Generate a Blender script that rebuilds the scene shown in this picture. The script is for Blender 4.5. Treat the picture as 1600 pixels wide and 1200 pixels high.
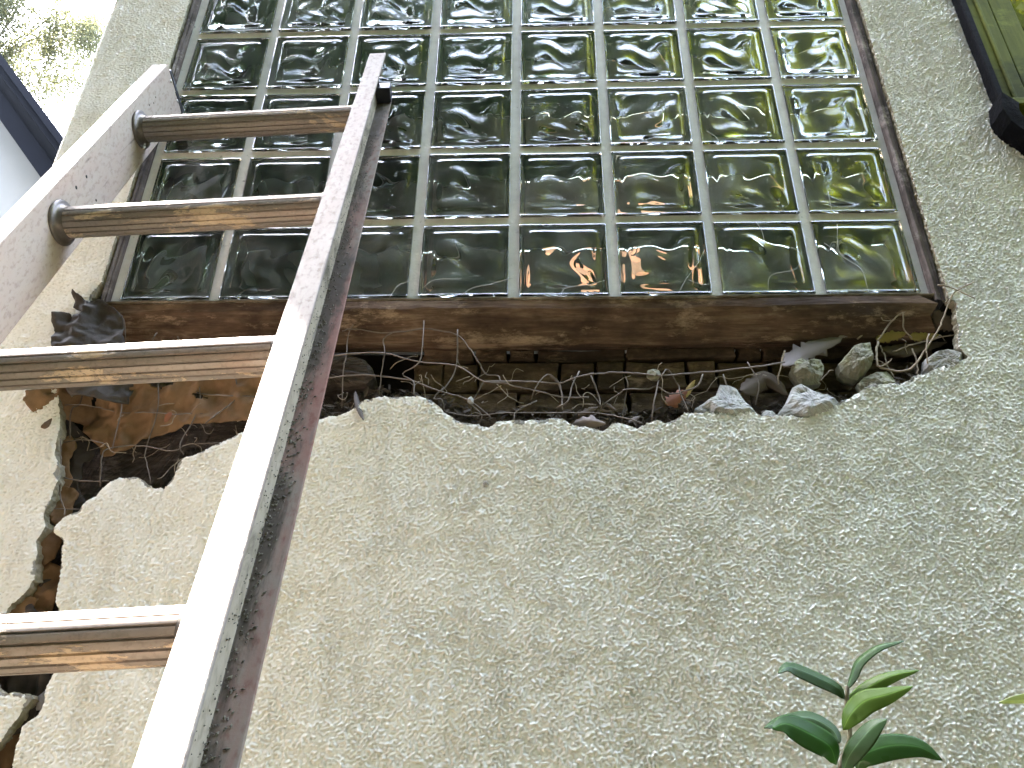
import bpy, bmesh, math, random
import numpy as np
from mathutils import Vector, Matrix, noise as mnoise
random.seed(4); RNG = np.random.default_rng(11)
for o in list(bpy.data.objects): bpy.data.objects.remove(o)
SC = bpy.context.scene; COL = SC.collection; R = math.radians
DENOISE = True

# ---------------------------------------------------------------- camera
CAM = np.array([0.03914769, -0.99596048, -0.68597171])
RX = np.array([0.99937235, 0.03358415, 0.01126999]); UP = np.array([0.00616325, -0.47812656, 0.87826932]); FW = np.array([-0.03488441, 0.87764862, 0.47803345])
FPX = 1250.0
cd = bpy.data.cameras.new('camera'); cam = bpy.data.objects.new('camera', cd); COL.objects.link(cam)
cd.sensor_width = 36; cd.sensor_fit = 'HORIZONTAL'; cd.lens = FPX/1600*36; cd.clip_start = .02; cd.clip_end = 600
M = Matrix.Identity(4)
for i in range(3):
    M[i][0] = RX[i]; M[i][1] = UP[i]; M[i][2] = -FW[i]; M[i][3] = CAM[i]
cam.matrix_world = M; SC.camera = cam

def at(px, py, Y):
    """the point of the plane y = Y that stands at pixel px, py of the 1600 x 1200 photograph"""
    d = FW + RX*(px-800)/FPX - UP*(py-600)/FPX
    return Vector(CAM + d*(Y-CAM[1])/d[1])

# ---------------------------------------------------------------- world, sun, exposure
SUN = Vector((-.36, .225, .90)).normalized()
w = bpy.data.worlds.new('World'); SC.world = w; w.use_nodes = True
nt = w.node_tree; bg = nt.nodes['Background']
sky = nt.nodes.new('ShaderNodeTexSky'); sky.sky_type = 'NISHITA'; sky.sun_disc = False
sky.sun_elevation = math.asin(SUN.z); sky.sun_rotation = math.atan2(SUN.x, SUN.y)
sky.dust_density = 1.6; sky.air_density = 1.0; sky.ozone_density = 0.6
hs = nt.nodes.new('ShaderNodeHueSaturation'); hs.inputs['Saturation'].default_value = .7
nt.links.new(sky.outputs[0], hs.inputs['Color']); nt.links.new(hs.outputs[0], bg.inputs['Color'])
bg.inputs['Strength'].default_value = .15
sd = bpy.data.lights.new('sun', 'SUN'); sun = bpy.data.objects.new('sun', sd); COL.objects.link(sun)
sd.energy = 4.0; sd.angle = R(.6); sd.color = (1, .95, .86)
sun.rotation_euler = SUN.to_track_quat('Z', 'Y').to_euler(); sun.location = SUN*20
SC.view_settings.view_transform = 'Standard'; SC.view_settings.look = 'None'
SC.view_settings.exposure = 5.25; SC.view_settings.gamma = 1
try: SC.view_settings.use_curve_mapping = False
except Exception: pass
try:
    SC.cycles.max_bounces = 14; SC.cycles.transmission_bounces = 12; SC.cycles.glossy_bounces = 6; SC.cycles.transparent_max_bounces = 16
    SC.cycles.diffuse_bounces = 4
    SC.cycles.caustics_reflective = False; SC.cycles.caustics_refractive = False
    SC.cycles.sample_clamp_indirect = 2.5; SC.cycles.use_denoising = DENOISE; SC.cycles.denoising_prefilter = 'ACCURATE'; SC.cycles.denoising_input_passes = 'RGB_ALBEDO_NORMAL'
except Exception: pass

GZ = -2.05          # ground level
YS = -.015          # face of the stucco

# ---------------------------------------------------------------- object helpers
def link(o, parent=None):
    COL.objects.link(o)
    if parent: o.parent = parent
    return o
def tag(o, label=None, cat=None, group=None, kind=None):
    if label: o['label'] = label
    if cat: o['category'] = cat
    if group: o['group'] = group
    if kind: o['kind'] = kind
    return o
def thing(name, label, cat, loc=(0, 0, 0), group=None):
    o = bpy.data.objects.new(name, None); o.location = loc; o.empty_display_size = .1
    link(o); return tag(o, label, cat, group)
def mesh(name, V, F, mat, parent=None, smooth=False, uv=None, midx=None):
    """mesh object; V in world space when the parent is an Empty moved to its base"""
    me = bpy.data.meshes.new(name)
    V = [tuple(v) for v in V]
    me.from_pydata(V, [], [tuple(f) for f in F])
    for m in (mat if isinstance(mat, (list, tuple)) else [mat]): me.materials.append(m)
    if midx is not None: me.polygons.foreach_set('material_index', midx)
    if smooth: me.polygons.foreach_set('use_smooth', [True]*len(me.polygons))
    me.update()
    o = link(bpy.data.objects.new(name, me), parent)
    if parent is not None:
        pw = Matrix.Identity(4); p = parent; chain = []
        while p: chain.append(p.matrix_basis.copy()); p = p.parent
        for m in reversed(chain): pw = pw @ m
        me.transform(pw.inverted())
    return o
class MB:
    """collects shapes into one mesh"""
    def __init__(s): s.V = []; s.F = []; s.I = []
    def add(s, V, F, i=0):
        n = len(s.V); s.V += [Vector(v) for v in V]; s.F += [tuple(k+n for k in f) for f in F]; s.I += [i]*len(F)
    def box(s, x0, x1, y0, y1, z0, z1, i=0, fr=None):
        P = [Vector((x, y, z)) for x in (x0, x1) for y in (y0, y1) for z in (z0, z1)]
        if fr: P = [fr(p) for p in P]
        s.add(P, [(0, 1, 3, 2), (4, 6, 7, 5), (0, 4, 5, 1), (2, 3, 7, 6), (0, 2, 6, 4), (1, 5, 7, 3)], i)
    def tube(s, pts, r, n=6, i=0, taper=None):
        pts = [Vector(p) for p in pts]; base = len(s.V); T = len(pts)
        for k, p in enumerate(pts):
            d = (pts[min(k+1, T-1)]-pts[max(k-1, 0)]).normalized()
            a = d.orthogonal().normalized() if k == 0 else (prev - d*prev.dot(d)).normalized()
            prev = a; b = d.cross(a); rr = r if not taper else r*(1+(taper-1)*k/(T-1))
            for q in range(n):
                t = 2*math.pi*q/n; s.V.append(p+a*math.cos(t)*rr+b*math.sin(t)*rr)
        for k in range(T-1):
            for q in range(n):
                s.F.append((base+k*n+q, base+k*n+(q+1) % n, base+(k+1)*n+(q+1) % n, base+(k+1)*n+q)); s.I.append(i)
        s.F.append(tuple(base+q for q in reversed(range(n)))); s.I.append(i)
        s.F.append(tuple(base+(T-1)*n+q for q in range(n))); s.I.append(i)
    def build(s, name, mat, parent=None, smooth=False): return mesh(name, s.V, s.F, mat, parent, smooth, midx=s.I)
def bevel(o, wdt, seg=2, ang=35):
    m = o.modifiers.new('bevel', 'BEVEL'); m.width = wdt; m.segments = seg; m.limit_method = 'ANGLE'; m.angle_limit = R(ang); m.harden_normals = False
    return o
def smoothpath(pts, n=4):
    """Catmull-Rom through the points"""
    P = [Vector(p) for p in pts]; P = [P[0]*2-P[1]]+P+[P[-1]*2-P[-2]]; out = []
    for k in range(1, len(P)-2):
        for j in range(n):
            t = j/n; a, b, c, d = P[k-1], P[k], P[k+1], P[k+2]
            out.append(.5*((2*b)+(c-a)*t+(2*a-5*b+4*c-d)*t*t+(3*b-a-3*c+d)*t**3))
    out.append(P[-2]); return out

# ---------------------------------------------------------------- materials
class NB:
    def __init__(s, name):
        s.m = bpy.data.materials.new(name); s.m.use_nodes = True; s.t = s.m.node_tree; s.b = s.t.nodes['Principled BSDF']
        s.o = s.t.nodes['Material Output']
    def n(s, typ, **kw):
        nd = s.t.nodes.new(typ)
        for k, v in kw.items():
            if k.startswith('_'): setattr(nd, k[1:], v)
            else: nd.inputs[k.replace('__', ' ')].default_value = v
        return nd
    def l(s, a, b): s.t.links.new(a, b)
    def pos(s):
        if not hasattr(s, '_p'): s._p = s.n('ShaderNodeTexCoord').outputs['Object']
        return s._p
    def scaled(s, sc):
        mp = s.n('ShaderNodeMapping'); mp.inputs['Scale'].default_value = sc; s.l(s.pos(), mp.inputs[0]); return mp.outputs[0]
    def noise(s, scale, detail=4, rough=.6, sc=None, dist=0, out='Fac'):
        nd = s.n('ShaderNodeTexNoise', Scale=scale, Detail=detail, Roughness=rough, Distortion=dist)
        s.l(s.scaled(sc) if sc else s.pos(), nd.inputs['Vector']); return nd.outputs[out]
    def ramp(s, fac, stops, interp='LINEAR'):
        r = s.n('ShaderNodeValToRGB'); r.color_ramp.interpolation = interp
        e = r.color_ramp.elements
        while len(e) < len(stops): e.new(.5)
        for k, (p, c) in enumerate(stops):
            e[k].position = p; e[k].color = tuple(c)+(1,) if hasattr(c, '__len__') else (c, c, c, 1)
        s.l(fac, r.inputs[0]); return r.outputs[0]
    def mix(s, fac, a, b, mode='MIX'):
        nd = s.n('ShaderNodeMix', _data_type='RGBA', _blend_type=mode)
        for sock, v in ((nd.inputs[0], fac), (nd.inputs[6], a), (nd.inputs[7], b)):
            if hasattr(v, 'is_linked') or hasattr(v, 'links'): s.l(v, sock)
            elif hasattr(v, '__len__'): sock.default_value = tuple(v)+(1,)
            else: sock.default_value = v
        return nd.outputs[2]
    def math(s, op, a, b=0.):
        nd = s.n('ShaderNodeMath', _operation=op)
        for k, v in enumerate((a, b)):
            if hasattr(v, 'links'): s.l(v, nd.inputs[k])
            else: nd.inputs[k].default_value = v
        return nd.outputs[0]
    def bump(s, h, dist, strength=1., prev=None):
        nd = s.n('ShaderNodeBump', Strength=strength, Distance=dist); s.l(h, nd.inputs['Height'])
        if prev is not None: s.l(prev, nd.inputs['Normal'])
        s.l(nd.outputs[0], s.b.inputs['Normal']); return nd.outputs[0]
    def set(s, col=None, rough=None, metal=None, spec=None, **kw):
        for key, v in (('Base Color', col), ('Roughness', rough), ('Metallic', metal), ('Specular IOR Level', spec)):
            if v is None: continue
            if hasattr(v, 'links'): s.l(v, s.b.inputs[key])
            elif hasattr(v, '__len__'): s.b.inputs[key].default_value = tuple(v)+(1,)
            else: s.b.inputs[key].default_value = v
        return s

def mat_stucco():
    n = NB('stucco_paint')
    big = n.noise(1.3, 3, .55); mid = n.noise(9, 5, .65); stain = n.noise(3.2, 6, .7, sc=(1.6, 1, .8))
    c = n.mix(n.ramp(big, [(.3, 0), (.7, 1)]), (.81, .785, .745), (.79, .805, .775))
    c = n.mix(n.ramp(mid, [(.35, 0), (.8, .3)]), c, (.66, .635, .57))
    c = n.mix(n.ramp(stain, [(.55, 0), (.73, .5)]), c, (.58, .555, .44))
    at_ = n.n('ShaderNodeAttribute', _attribute_name='chip')
    chipn = n.noise(70, 4, .6); chip = n.math('ADD', at_.outputs['Fac'], n.math('MULTIPLY', n.math('SUBTRACT', chipn, .5), 1.6))
    c = n.mix(n.ramp(chip, [(.62, 0), (.74, 1)]), c, (.26, .255, .24))
    pit = n.n('ShaderNodeAttribute', _attribute_name='pit')
    c = n.mix(n.math('MULTIPLY', pit.outputs['Fac'], .45), c, (.36, .335, .26))
    strk = n.noise(5, 5, .65, sc=(5, 1, .5)); c = n.mix(n.ramp(strk, [(.5, 0), (.72, .5)]), c, (.58, .56, .49))
    speck = n.noise(160, 2, .5); c = n.mix(n.ramp(speck, [(.74, 0), (.78, .5)]), c, (.25, .22, .17))
    n.set(c, .85, spec=.05); n.bump(n.noise(360, 4, .62), .0006, .8); return n.m
def mat_cement():
    n = NB('broken_cement'); a = n.noise(40, 6, .7)
    c = n.ramp(a, [(.3, (.17, .15, .105)), (.55, (.30, .27, .205)), (.75, (.45, .42, .35))])
    moss = n.noise(14, 5, .6); c = n.mix(n.ramp(moss, [(.52, 0), (.68, .6)]), c, (.17, .17, .085))
    n.set(c, .9); n.bump(n.noise(190, 5, .7), .002, .8); return n.m
def mat_stone(name, lo, hi, moss):
    n = NB(name); a = n.noise(38, 6, .7)
    c = n.ramp(a, [(.3, lo), (.7, hi)])
    m = n.noise(22, 4, .6); c = n.mix(n.ramp(m, [(.45, 0), (.65, moss)]), c, (.235, .245, .115))
    n.set(c, .92); n.bump(n.noise(130, 6, .75), .003, .9); return n.m
def mat_mortar():
    n = NB('mortar'); a = n.noise(30, 5, .65)
    c = n.ramp(a, [(.3, (.52, .505, .465)), (.7, (.69, .675, .63))])
    d = n.noise(75, 4, .6); c = n.mix(n.ramp(d, [(.66, 0), (.74, .75)]), c, (.10, .095, .075))
    n.set(c, .6, spec=.4); n.bump(n.noise(200, 4, .6), .0012, .6); return n.m
def mat_glass():
    n = NB('block_glass')
    n.set((.86, .92, .895), .0, spec=.5); n.b.inputs['Transmission Weight'].default_value = 1; n.b.inputs['IOR'].default_value = 1.54
    oi = n.n('ShaderNodeObjectInfo')
    ad = n.n('ShaderNodeVectorMath', _operation='ADD'); n.l(n.pos(), ad.inputs[0]); n.l(oi.outputs['Random'], ad.inputs[1])
    dn = n.n('ShaderNodeTexNoise', Scale=16., Detail=6, Roughness=.68); n.l(ad.outputs[0], dn.inputs['Vector'])
    lo = n.n('ShaderNodeTexNoise', Scale=4., Detail=2, Roughness=.5); n.l(ad.outputs[0], lo.inputs['Vector'])
    f = n.math('MULTIPLY', n.ramp(dn.outputs['Fac'], [(.38, .08), (.75, 1)]), n.ramp(lo.outputs['Fac'], [(.42, .06), (.72, .42)]))
    f = n.math('ADD', f, .012); dif = n.n('ShaderNodeBsdfDiffuse', Color=(.44, .46, .42, 1)); mx = n.n('ShaderNodeMixShader')
    n.l(f, mx.inputs[0]); n.l(n.b.outputs[0], mx.inputs[1]); n.l(dif.outputs[0], mx.inputs[2]); n.l(mx.outputs[0], n.o.inputs[0])
    return n.m
def mat_simple(name, col, rough=.6, metal=0, spec=.5, var=None, scale=20, bumpd=0, bscale=100, sc=None):
    n = NB(name); c = col
    if var: c = n.ramp(n.noise(scale, 5, .65, sc=sc), [(.3, col), (.7, var)])
    n.set(c, rough, metal, spec)
    if bumpd: n.bump(n.noise(bscale, 5, .65, sc=sc), bumpd)
    return n.m
def mat_wood(name, a, b, c3, sc=(1.2, 14, 14), bumpd=.003):
    n = NB(name); g = n.noise(9, 7, .7, sc=sc, dist=.6); g2 = n.noise(3.5, 5, .7, sc=(1.5, 3, 3))
    c = n.ramp(g, [(.28, a), (.5, b), (.72, c3)])
    c = n.mix(n.ramp(g2, [(.42, 0), (.62, .8)]), c, tuple(x*.35 for x in a))
    fl = n.noise(17, 7, .75, sc=(.6, 1.5, 1.5)); c = n.mix(n.ramp(fl, [(.55, 0), (.66, .6)]), c, tuple(min(1, x*1.7) for x in c3))
    n.set(c, .85, spec=.25); n.bump(n.noise(16, 7, .75, sc=sc), bumpd, .9); return n.m
def mat_leaf(name, col, var, trans=.35, rough=.35):
    n = NB(name); c = n.ramp(n.noise(6, 3, .6), [(.3, col), (.7, var)])
    vn = n.n('ShaderNodeAttribute', _attribute_name='mid'); c = n.mix(n.ramp(vn.outputs['Fac'], [(.0, .0), (.5, 0), (.93, .12), (.99, .75)]), c, tuple(min(.6, x*2.2+.02) for x in var))
    sp_ = n.noise(90, 3, .6); c = n.mix(n.ramp(sp_, [(.62, 0), (.75, .35)]), c, tuple(x*.55+.02 for x in col))
    n.set(c, n.ramp(n.noise(25, 4, .6), [(.3, max(.05, rough-.08)), (.7, rough+.15)]), spec=.25); n.bump(n.noise(60, 4, .6), .0008, .5)
    tr = n.n('ShaderNodeBsdfTranslucent'); hsn = n.n('ShaderNodeHueSaturation', Value=1.8, Saturation=1.15); n.l(c, hsn.inputs['Color']); n.l(hsn.outputs[0], tr.inputs[0])
    mx = n.n('ShaderNodeMixShader', Fac=trans); n.l(n.b.outputs[0], mx.inputs[1]); n.l(tr.outputs[0], mx.inputs[2]); n.l(mx.outputs[0], n.o.inputs[0])
    return n.m
def mat_paper(name, a, b, trans=.25):
    n = NB(name); g = n.noise(11, 6, .7); c = n.ramp(g, [(.3, a), (.68, b)])
    n.set(c, .75, spec=.25); n.bump(n.noise(45, 5, .65), .003, .7)
    tr = n.n('ShaderNodeBsdfTranslucent'); n.l(c, tr.inputs[0]); mx = n.n('ShaderNodeMixShader', Fac=trans)
    n.l(n.b.outputs[0], mx.inputs[1]); n.l(tr.outputs[0], mx.inputs[2]); n.l(mx.outputs[0], n.o.inputs[0]); return n.m
def mat_rail(name, base, pink, dirt_lo, dirt_hi, dirt_col, metal=.25, rough=.42, corner=None):
    """weathered aluminium rail with old pink paint wiped along it and grime; the rail's own long axis is z"""
    n = NB(name)
    a = n.noise(6, 6, .7, sc=(3, 3, .8)); c = n.mix(n.ramp(a, [(.42, 0), (.66, .75)]), base, pink)
    sp = n.noise(150, 3, .6, sc=(1, 1, .55)); c = n.mix(n.ramp(sp, [(.52, 0), (.66, .5)]), c, tuple(x*.62 for x in pink))
    drip = n.noise(22, 6, .75, sc=(1, 1, .28), dist=.5)
    if corner:      # grime lies thickest in the corner by the web
        sx = n.n('ShaderNodeSeparateXYZ'); n.l(n.pos(), sx.inputs[0]); g_ = n.math('DIVIDE', n.math('SUBTRACT', sx.outputs['X'], corner[0]), corner[1])
        drip = n.math('ADD', drip, n.math('MULTIPLY', n.math('SUBTRACT', .45, g_), .34)); pt_ = n.noise(5, 4, .6, sc=(1, 1, .8)); drip = n.math('ADD', drip, n.math('MULTIPLY', n.math('SUBTRACT', pt_, .5), .5))
    c = n.mix(n.ramp(drip, [(dirt_lo, 0), (dirt_hi, .9)]), c, dirt_col)
    scr = n.noise(60, 2, .5, sc=(1, 1, .08), dist=1.2); c = n.mix(n.ramp(scr, [(.71, 0), (.74, .6)]), c, (.13, .11, .10))
    n.set(c, n.ramp(sp, [(.4, rough), (.7, rough+.2)]), metal, .2); n.bump(n.noise(120, 4, .6), .0006, .5); return n.m
def mat_rung():
    n = NB('rung_metal')
    a = n.noise(10, 5, .65, sc=(.6, 1, 1)); c = n.ramp(a, [(.3, (.20, .175, .155)), (.7, (.35, .295, .26))])
    p = n.noise(19, 7, .74, sc=(.5, 1.5, 1.5), dist=.5); msk = n.ramp(p, [(.555, 0), (.568, 1)])
    c = n.mix(msk, c, n.ramp(n.noise(30, 4, .6), [(.3, (.46, .345, .235)), (.7, (.58, .46, .33))]))
    r = n.noise(70, 5, .7, sc=(.25, 1, 1)); c = n.mix(n.ramp(r, [(.5, 0), (.66, .55)]), c, (.30, .215, .17)); c = n.mix(n.ramp(n.noise(240, 3, .6), [(.5, 0), (.68, .45)]), c, (.15, .115, .095))
    n.set(c, n.ramp(r, [(.3, .42), (.7, .62)]), n.ramp(msk, [(0, .35), (1, 0)]), .45); n.bump(msk, .0004); return n.m

STUCCO = mat_stucco(); CEMENT = mat_cement(); MORTAR = mat_mortar(); GLASS = mat_glass()
EDGE = mat_simple('block_edge_glass', (.045, .06, .05), .12, var=(.11, .135, .115), scale=14)
SILLW = mat_wood('rotted_sill_wood', (.065, .038, .026), (.15, .094, .064), (.27, .20, .14))
SHEATH = mat_wood('stained_sheathing', (.05, .030, .020), (.115, .074, .048), (.185, .13, .088), sc=(5, 8, 8))
FRAMEW = mat_wood('weathered_frame_wood', (.06, .045, .04), (.12, .095, .085), (.24, .21, .19), sc=(14, 14, 1.2), bumpd=.002)
TAR = mat_paper('tar_paper', (.035, .030, .028), (.075, .064, .060), .04)
KRAFT = mat_paper('brown_building_paper', (.155, .09, .048), (.29, .185, .105), .3)
WIRE = mat_simple('rusty_wire', (.17, .14, .115), .6, .2, var=(.09, .066, .05), scale=60)
TWIG = mat_simple('twig_bark', (.20, .155, .11), .8, var=(.34, .28, .21), scale=60, bumpd=.001, bscale=300)
VOID = mat_simple('cavity_shade', (.03, .025, .022), .95, spec=.1, var=(.05, .042, .035))

# ================================================================ THE GROUND
def sheet(name, pts, z, mat, kind='structure'):
    return tag(mesh(name, [(x, y, z) for x, y in pts], [tuple(range(len(pts)))], mat), kind=kind)
G_DARK = mat_simple('leaf_litter_soil', (.010, .011, .007), 1., spec=.02, var=(.022, .022, .014), scale=7, bumpd=.02, bscale=30)
G_BOUNCE = mat_simple('tan_bounce', (.25, .19, .155), .95, spec=.1, var=(.31, .245, .205), scale=4, bumpd=.004, bscale=60)
sheet('ground', [(-250, -250), (250, -250), (250, 250), (-250, 250)], GZ, G_DARK)
sheet('bounce_path', [(-3.0, -1.9), (-1.75, -1.9), (-1.65, -.3), (-3.0, -.3)], GZ+.006, G_BOUNCE)  # unseen sheet added to bounce warm sunlight onto the left wall

# ================================================================ THE STUCCO HOUSE
house = thing('stucco_house', 'cream stucco house wall with a broken hole under its window', 'house', (0, 0, GZ))
S = .153; HW = 4*S; GT = 5*S+.02      # block pitch, half width of the window, height of its top
WX0, WX1, WZ0, WZ1 = -.632, .634, -.02, 6*S+.02
XL, XR = -.785, 1.02; ZB, ZT = -.80, .80
HOLE_PX = [(160, 440), (135, 478), (112, 505), (100, 530), (96, 560), (92, 600), (90, 640), (92, 657), (86, 710), (90, 745), (77, 785), (70, 800), (69, 822), (54, 845), (52, 876), (54, 905), (38, 926), (20, 943), (9, 959), (-20, 975), (-34, 1020), (-12, 1075), (12, 1086), (34, 1087), (50, 1090), (37, 1107), (17, 1133), (0, 1158), (-25, 1195), (-44, 1240), (-50, 1300), (5, 1300), (16, 1230), (20, 1198), (22, 1180), (31, 1155), (34, 1135), (60, 1115), (72, 1095), (78, 1075), (87, 1043), (92, 1000), (92, 960), (88, 935), (95, 905), (96, 880), (92, 855), (95, 845), (86, 827), (100, 810), (122, 800), (135, 782), (150, 775), (159, 762), (185, 746), (212, 746), (225, 756), (256, 766), (265, 752), (275, 732), (287, 717), (312, 706), (337, 696), (375, 676), (430, 658), (504, 653), (557, 638), (590, 619), (620, 620), (640, 618), (653, 617), (667, 620), (676, 627), (690, 638), (702, 647), (721, 658), (745, 663), (764, 665), (778, 659), (805, 657), (826, 655), (856, 655), (871, 651), (890, 657), (905, 665), (941, 672), (956, 663), (995, 663), (1023, 657), (1041, 661), (1055, 653), (1070, 645), (1100, 644), (1141, 642), (1192, 649), (1230, 647), (1261, 649), (1299, 637), (1326, 623), (1347, 611), (1364, 601), (1388, 598), (1412, 599), (1430, 586), (1464, 575), (1491, 567), (1512, 558), (1500, 541), (1497, 519), (1495, 474), (1474, 460), (1452, 440)]
def roughen(P, closed=True, step=.004, amp=.0022, seed=3):
    """break a smooth outline up at several scales"""
    rg = np.random.default_rng(seed); P = np.array(P); out = []; nr_ = []
    n = len(P)
    for k in range(n if closed else n-1):
        a, b = P[k], P[(k+1) % n]; L = np.linalg.norm(b-a); m = max(1, int(L/(step*.6))); nrm = np.array([-(b-a)[1], (b-a)[0]])/(L+1e-9)
        for j in range(m): out.append(a+(b-a)*j/m); nr_.append(nrm)
    out = np.array(out); nr_ = np.array(nr_); N = len(out); d = np.zeros(N)
    for w_, g in ((9, 1.0), (4, .55), (1, .22)):
        q = rg.normal(size=N); ker = np.hanning(2*w_+1); q = np.convolve(np.concatenate([q[-w_:], q, q[:w_]]), ker/np.sqrt((ker**2).sum()), 'valid'); d += g*np.sign(q)*np.abs(q)**1.3
    return out+nr_*(d*amp*.55)[:, None]
hole2 = [(p.x, p.z) for p in (at(x, y, YS) for x, y in HOLE_PX)]
HOLE = roughen(hole2)
SHIFT = 0
def inside(px, pz, poly):
    c = np.zeros(px.shape, bool); n = len(poly)
    for k in range(n):
        x0, z0 = poly[k]; x1, z1 = poly[(k+1) % n]
        if z0 == z1: continue
        m = ((z0 > pz) != (z1 > pz)) & (px < (x1-x0)*(pz-z0)/(z1-z0)+x0); c ^= m
    return c
def band(shape, step, lam, bw, seed, ax=1., az=1.):
    rg = np.random.default_rng(seed); f = np.fft.fft2(rg.normal(size=shape))
    kz = np.fft.fftfreq(shape[0], step)[:, None]*az; kx = np.fft.fftfreq(shape[1], step)[None, :]*ax
    k = np.sqrt(kx*kx+kz*kz)*lam; h = np.real(np.fft.ifft2(f*np.exp(-((k-1)/bw)**2))); return h/h.std()
def low(shape, step, lam, seed):
    rg = np.random.default_rng(seed); f = np.fft.fft2(rg.normal(size=shape))
    kz = np.fft.fftfreq(shape[0], step)[:, None]; kx = np.fft.fftfreq(shape[1], step)[None, :]
    h = np.real(np.fft.ifft2(f*np.exp(-(kx*kx+kz*kz)*(lam*.5)**2))); return h/h.std()
GWX0 = at(1488, 0, YS).x; GWZ0 = at(1560, 178, YS).z     # the green window's left edge and its bottom
def stucco_skin(step=.00135):
    nx = int(round((XR-XL)/step))+1; nz = int(round((ZT-ZB)/step))+1
    x = XL+np.arange(nx)*step; z = ZB+np.arange(nz)*step; X, Z = np.meshgrid(x, z)
    sh = X.shape
    a = band(sh, step, .0060, .60, 1, 1.25, .92); b = band(sh, step, .0040, .5, 2, 1.1, 1.); c = band(sh, step, .019, .6, 5)
    g = np.clip((a+.55*b+.45*c+.75)/3.1, 0, 1); t = 3.0*g*g*(3-2*g)-1.0+.22*b
    fl = low(sh, step, .10, 7)
    m = np.clip(1.05+.38*np.clip((X+.20)/.5, -1, 1)+.14*fl, .45, 1.7)          # trowelled flatter to the left
    pits = np.clip(-(.8*a+.4*b)-1.0, 0, 1.5)
    H = m*(.00054*t+.00011*b)+.0004*low(sh, step, .14, 9)-.0009*(1-m)*pits
    # hairline crack and some trowel drags
    for pl, wd, dp in (([(256, 766), (246, 785), (236, 805), (232, 835)], .0011, .0022), ([(930, 1012), (965, 1010), (1010, 1003)], .003, -.0014), ([(690, 745), (760, 742), (840, 748), (900, 752)], .006, -.0016), ([(1540, 590), (1556, 605)], .0012, .002)):
        q = [at(p[0], p[1], YS) for p in pl]
        for k in range(len(q)-1):
            ax_, az_, bx_, bz_ = q[k].x, q[k].z, q[k+1].x, q[k+1].z; L2 = (bx_-ax_)**2+(bz_-az_)**2
            tt = np.clip(((X-ax_)*(bx_-ax_)+(Z-az_)*(bz_-az_))/L2, 0, 1)
            d = np.hypot(X-ax_-tt*(bx_-ax_), Z-az_-tt*(bz_-az_)+.0012*b)
            H = H-dp*np.exp(-(d/wd)**2)/(len(q)-1 if dp < 0 else 1)
    cr = np.clip((XL+.012-X)/.012, 0, 1); Y = YS-H+.012*(1-np.sqrt(np.clip(1-cr*cr, 0, 1)))
    fx = X[:-1, :-1]+step/2; fz = Z[:-1, :-1]+step/2
    cut = inside(fx, fz, HOLE) | ((fx > WX0) & (fx < WX1) & (fz > WZ0)) | ((fx > GWX0) & (fz > GWZ0))
    keep = ~cut
    idx = np.arange(nx*nz).reshape(nz, nx)
    F = np.stack([idx[:-1, :-1], idx[:-1, 1:], idx[1:, 1:], idx[1:, :-1]], -1)[keep]
    used = np.zeros(nx*nz, bool); used[F.ravel()] = True
    V = np.stack([X.ravel(), Y.ravel(), Z.ravel()], 1)
    # border of the hole: vertices on kept faces that touch a cut one
    ed = np.concatenate([F[:, [0, 1]], F[:, [1, 2]], F[:, [2, 3]], F[:, [3, 0]]])
    key = np.sort(ed, 1); kk = key[:, 0].astype(np.int64)*(nx*nz)+key[:, 1]
    u, inv, cnt = np.unique(kk, return_inverse=True, return_counts=True); be = ed[cnt[inv] == 1]
    bv = np.unique(be)
    # snap to the outline where it is near; distance to the hole for the chips
    segA = HOLE; segB = np.roll(HOLE, -1, 0)
    def near(P):
        best = np.full(len(P), 9.); pt = P.copy()
        for A, B in zip(segA, segB):
            d = B-A; t = np.clip(((P-A)@d)/(d@d+1e-12), 0, 1); q = A+t[:, None]*d; e = np.hypot(*(P-q).T); m_ = e < best; best[m_] = e[m_]; pt[m_] = q[m_]
        return best, pt
    d, q = near(V[bv][:, [0, 2]]); m_ = d < step*1.6
    V[bv[m_], 0] = q[m_, 0]; V[bv[m_], 2] = q[m_, 1]
    chip = np.zeros(nx*nz); cand = np.where(used)[0]
    P = V[cand][:, [0, 2]]
    bb = (P[:, 0] > HOLE[:, 0].min()-.02) & (P[:, 0] < HOLE[:, 0].max()+.02) & (P[:, 1] < .03) & (P[:, 1] > HOLE[:, 1].min()-.02)
    cand = cand[bb]
    # coarse nearness by dilation on the grid
    cm = np.zeros((nz, nx), bool); cm[:-1, :-1] = inside(fx, fz, HOLE); dist = np.full((nz, nx), 99.)
    cur = cm.copy(); dist[cur] = 0
    for k in range(1, 9):
        g = cur.copy(); g[1:] |= cur[:-1]; g[:-1] |= cur[1:]; g[:, 1:] |= cur[:, :-1]; g[:, :-1] |= cur[:, 1:]
        dist[g & ~cur] = k; cur = g
    chip = np.clip(1.15-dist.ravel()*.16, 0, 1.2)*(low(sh, step, .05, 21).ravel()*.35+.55)
    near9 = dist.ravel() < 6
    V[:, 1] += np.where(near9, (1-dist.ravel()/6)**2*.0010, 0)        # worn back towards the break
    # rim of the broken edge
    mp = -np.ones(nx*nz, np.int64); mp[used] = np.arange(used.sum())
    V2 = V[used]; F2 = mp[F]; be2 = mp[be]; n0 = len(V2)
    bvs = np.unique(be2); prev = bvs; layers = [V2, V2[np.unique(be2)]]; quads = []; base = n0+len(bvs)
    cur_idx = -np.ones(n0, np.int64); cur_idx[bvs] = n0+np.arange(len(bvs))
    rg = np.random.default_rng(8); cmap = {}
    lay_prev = cur_idx.copy()
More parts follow.
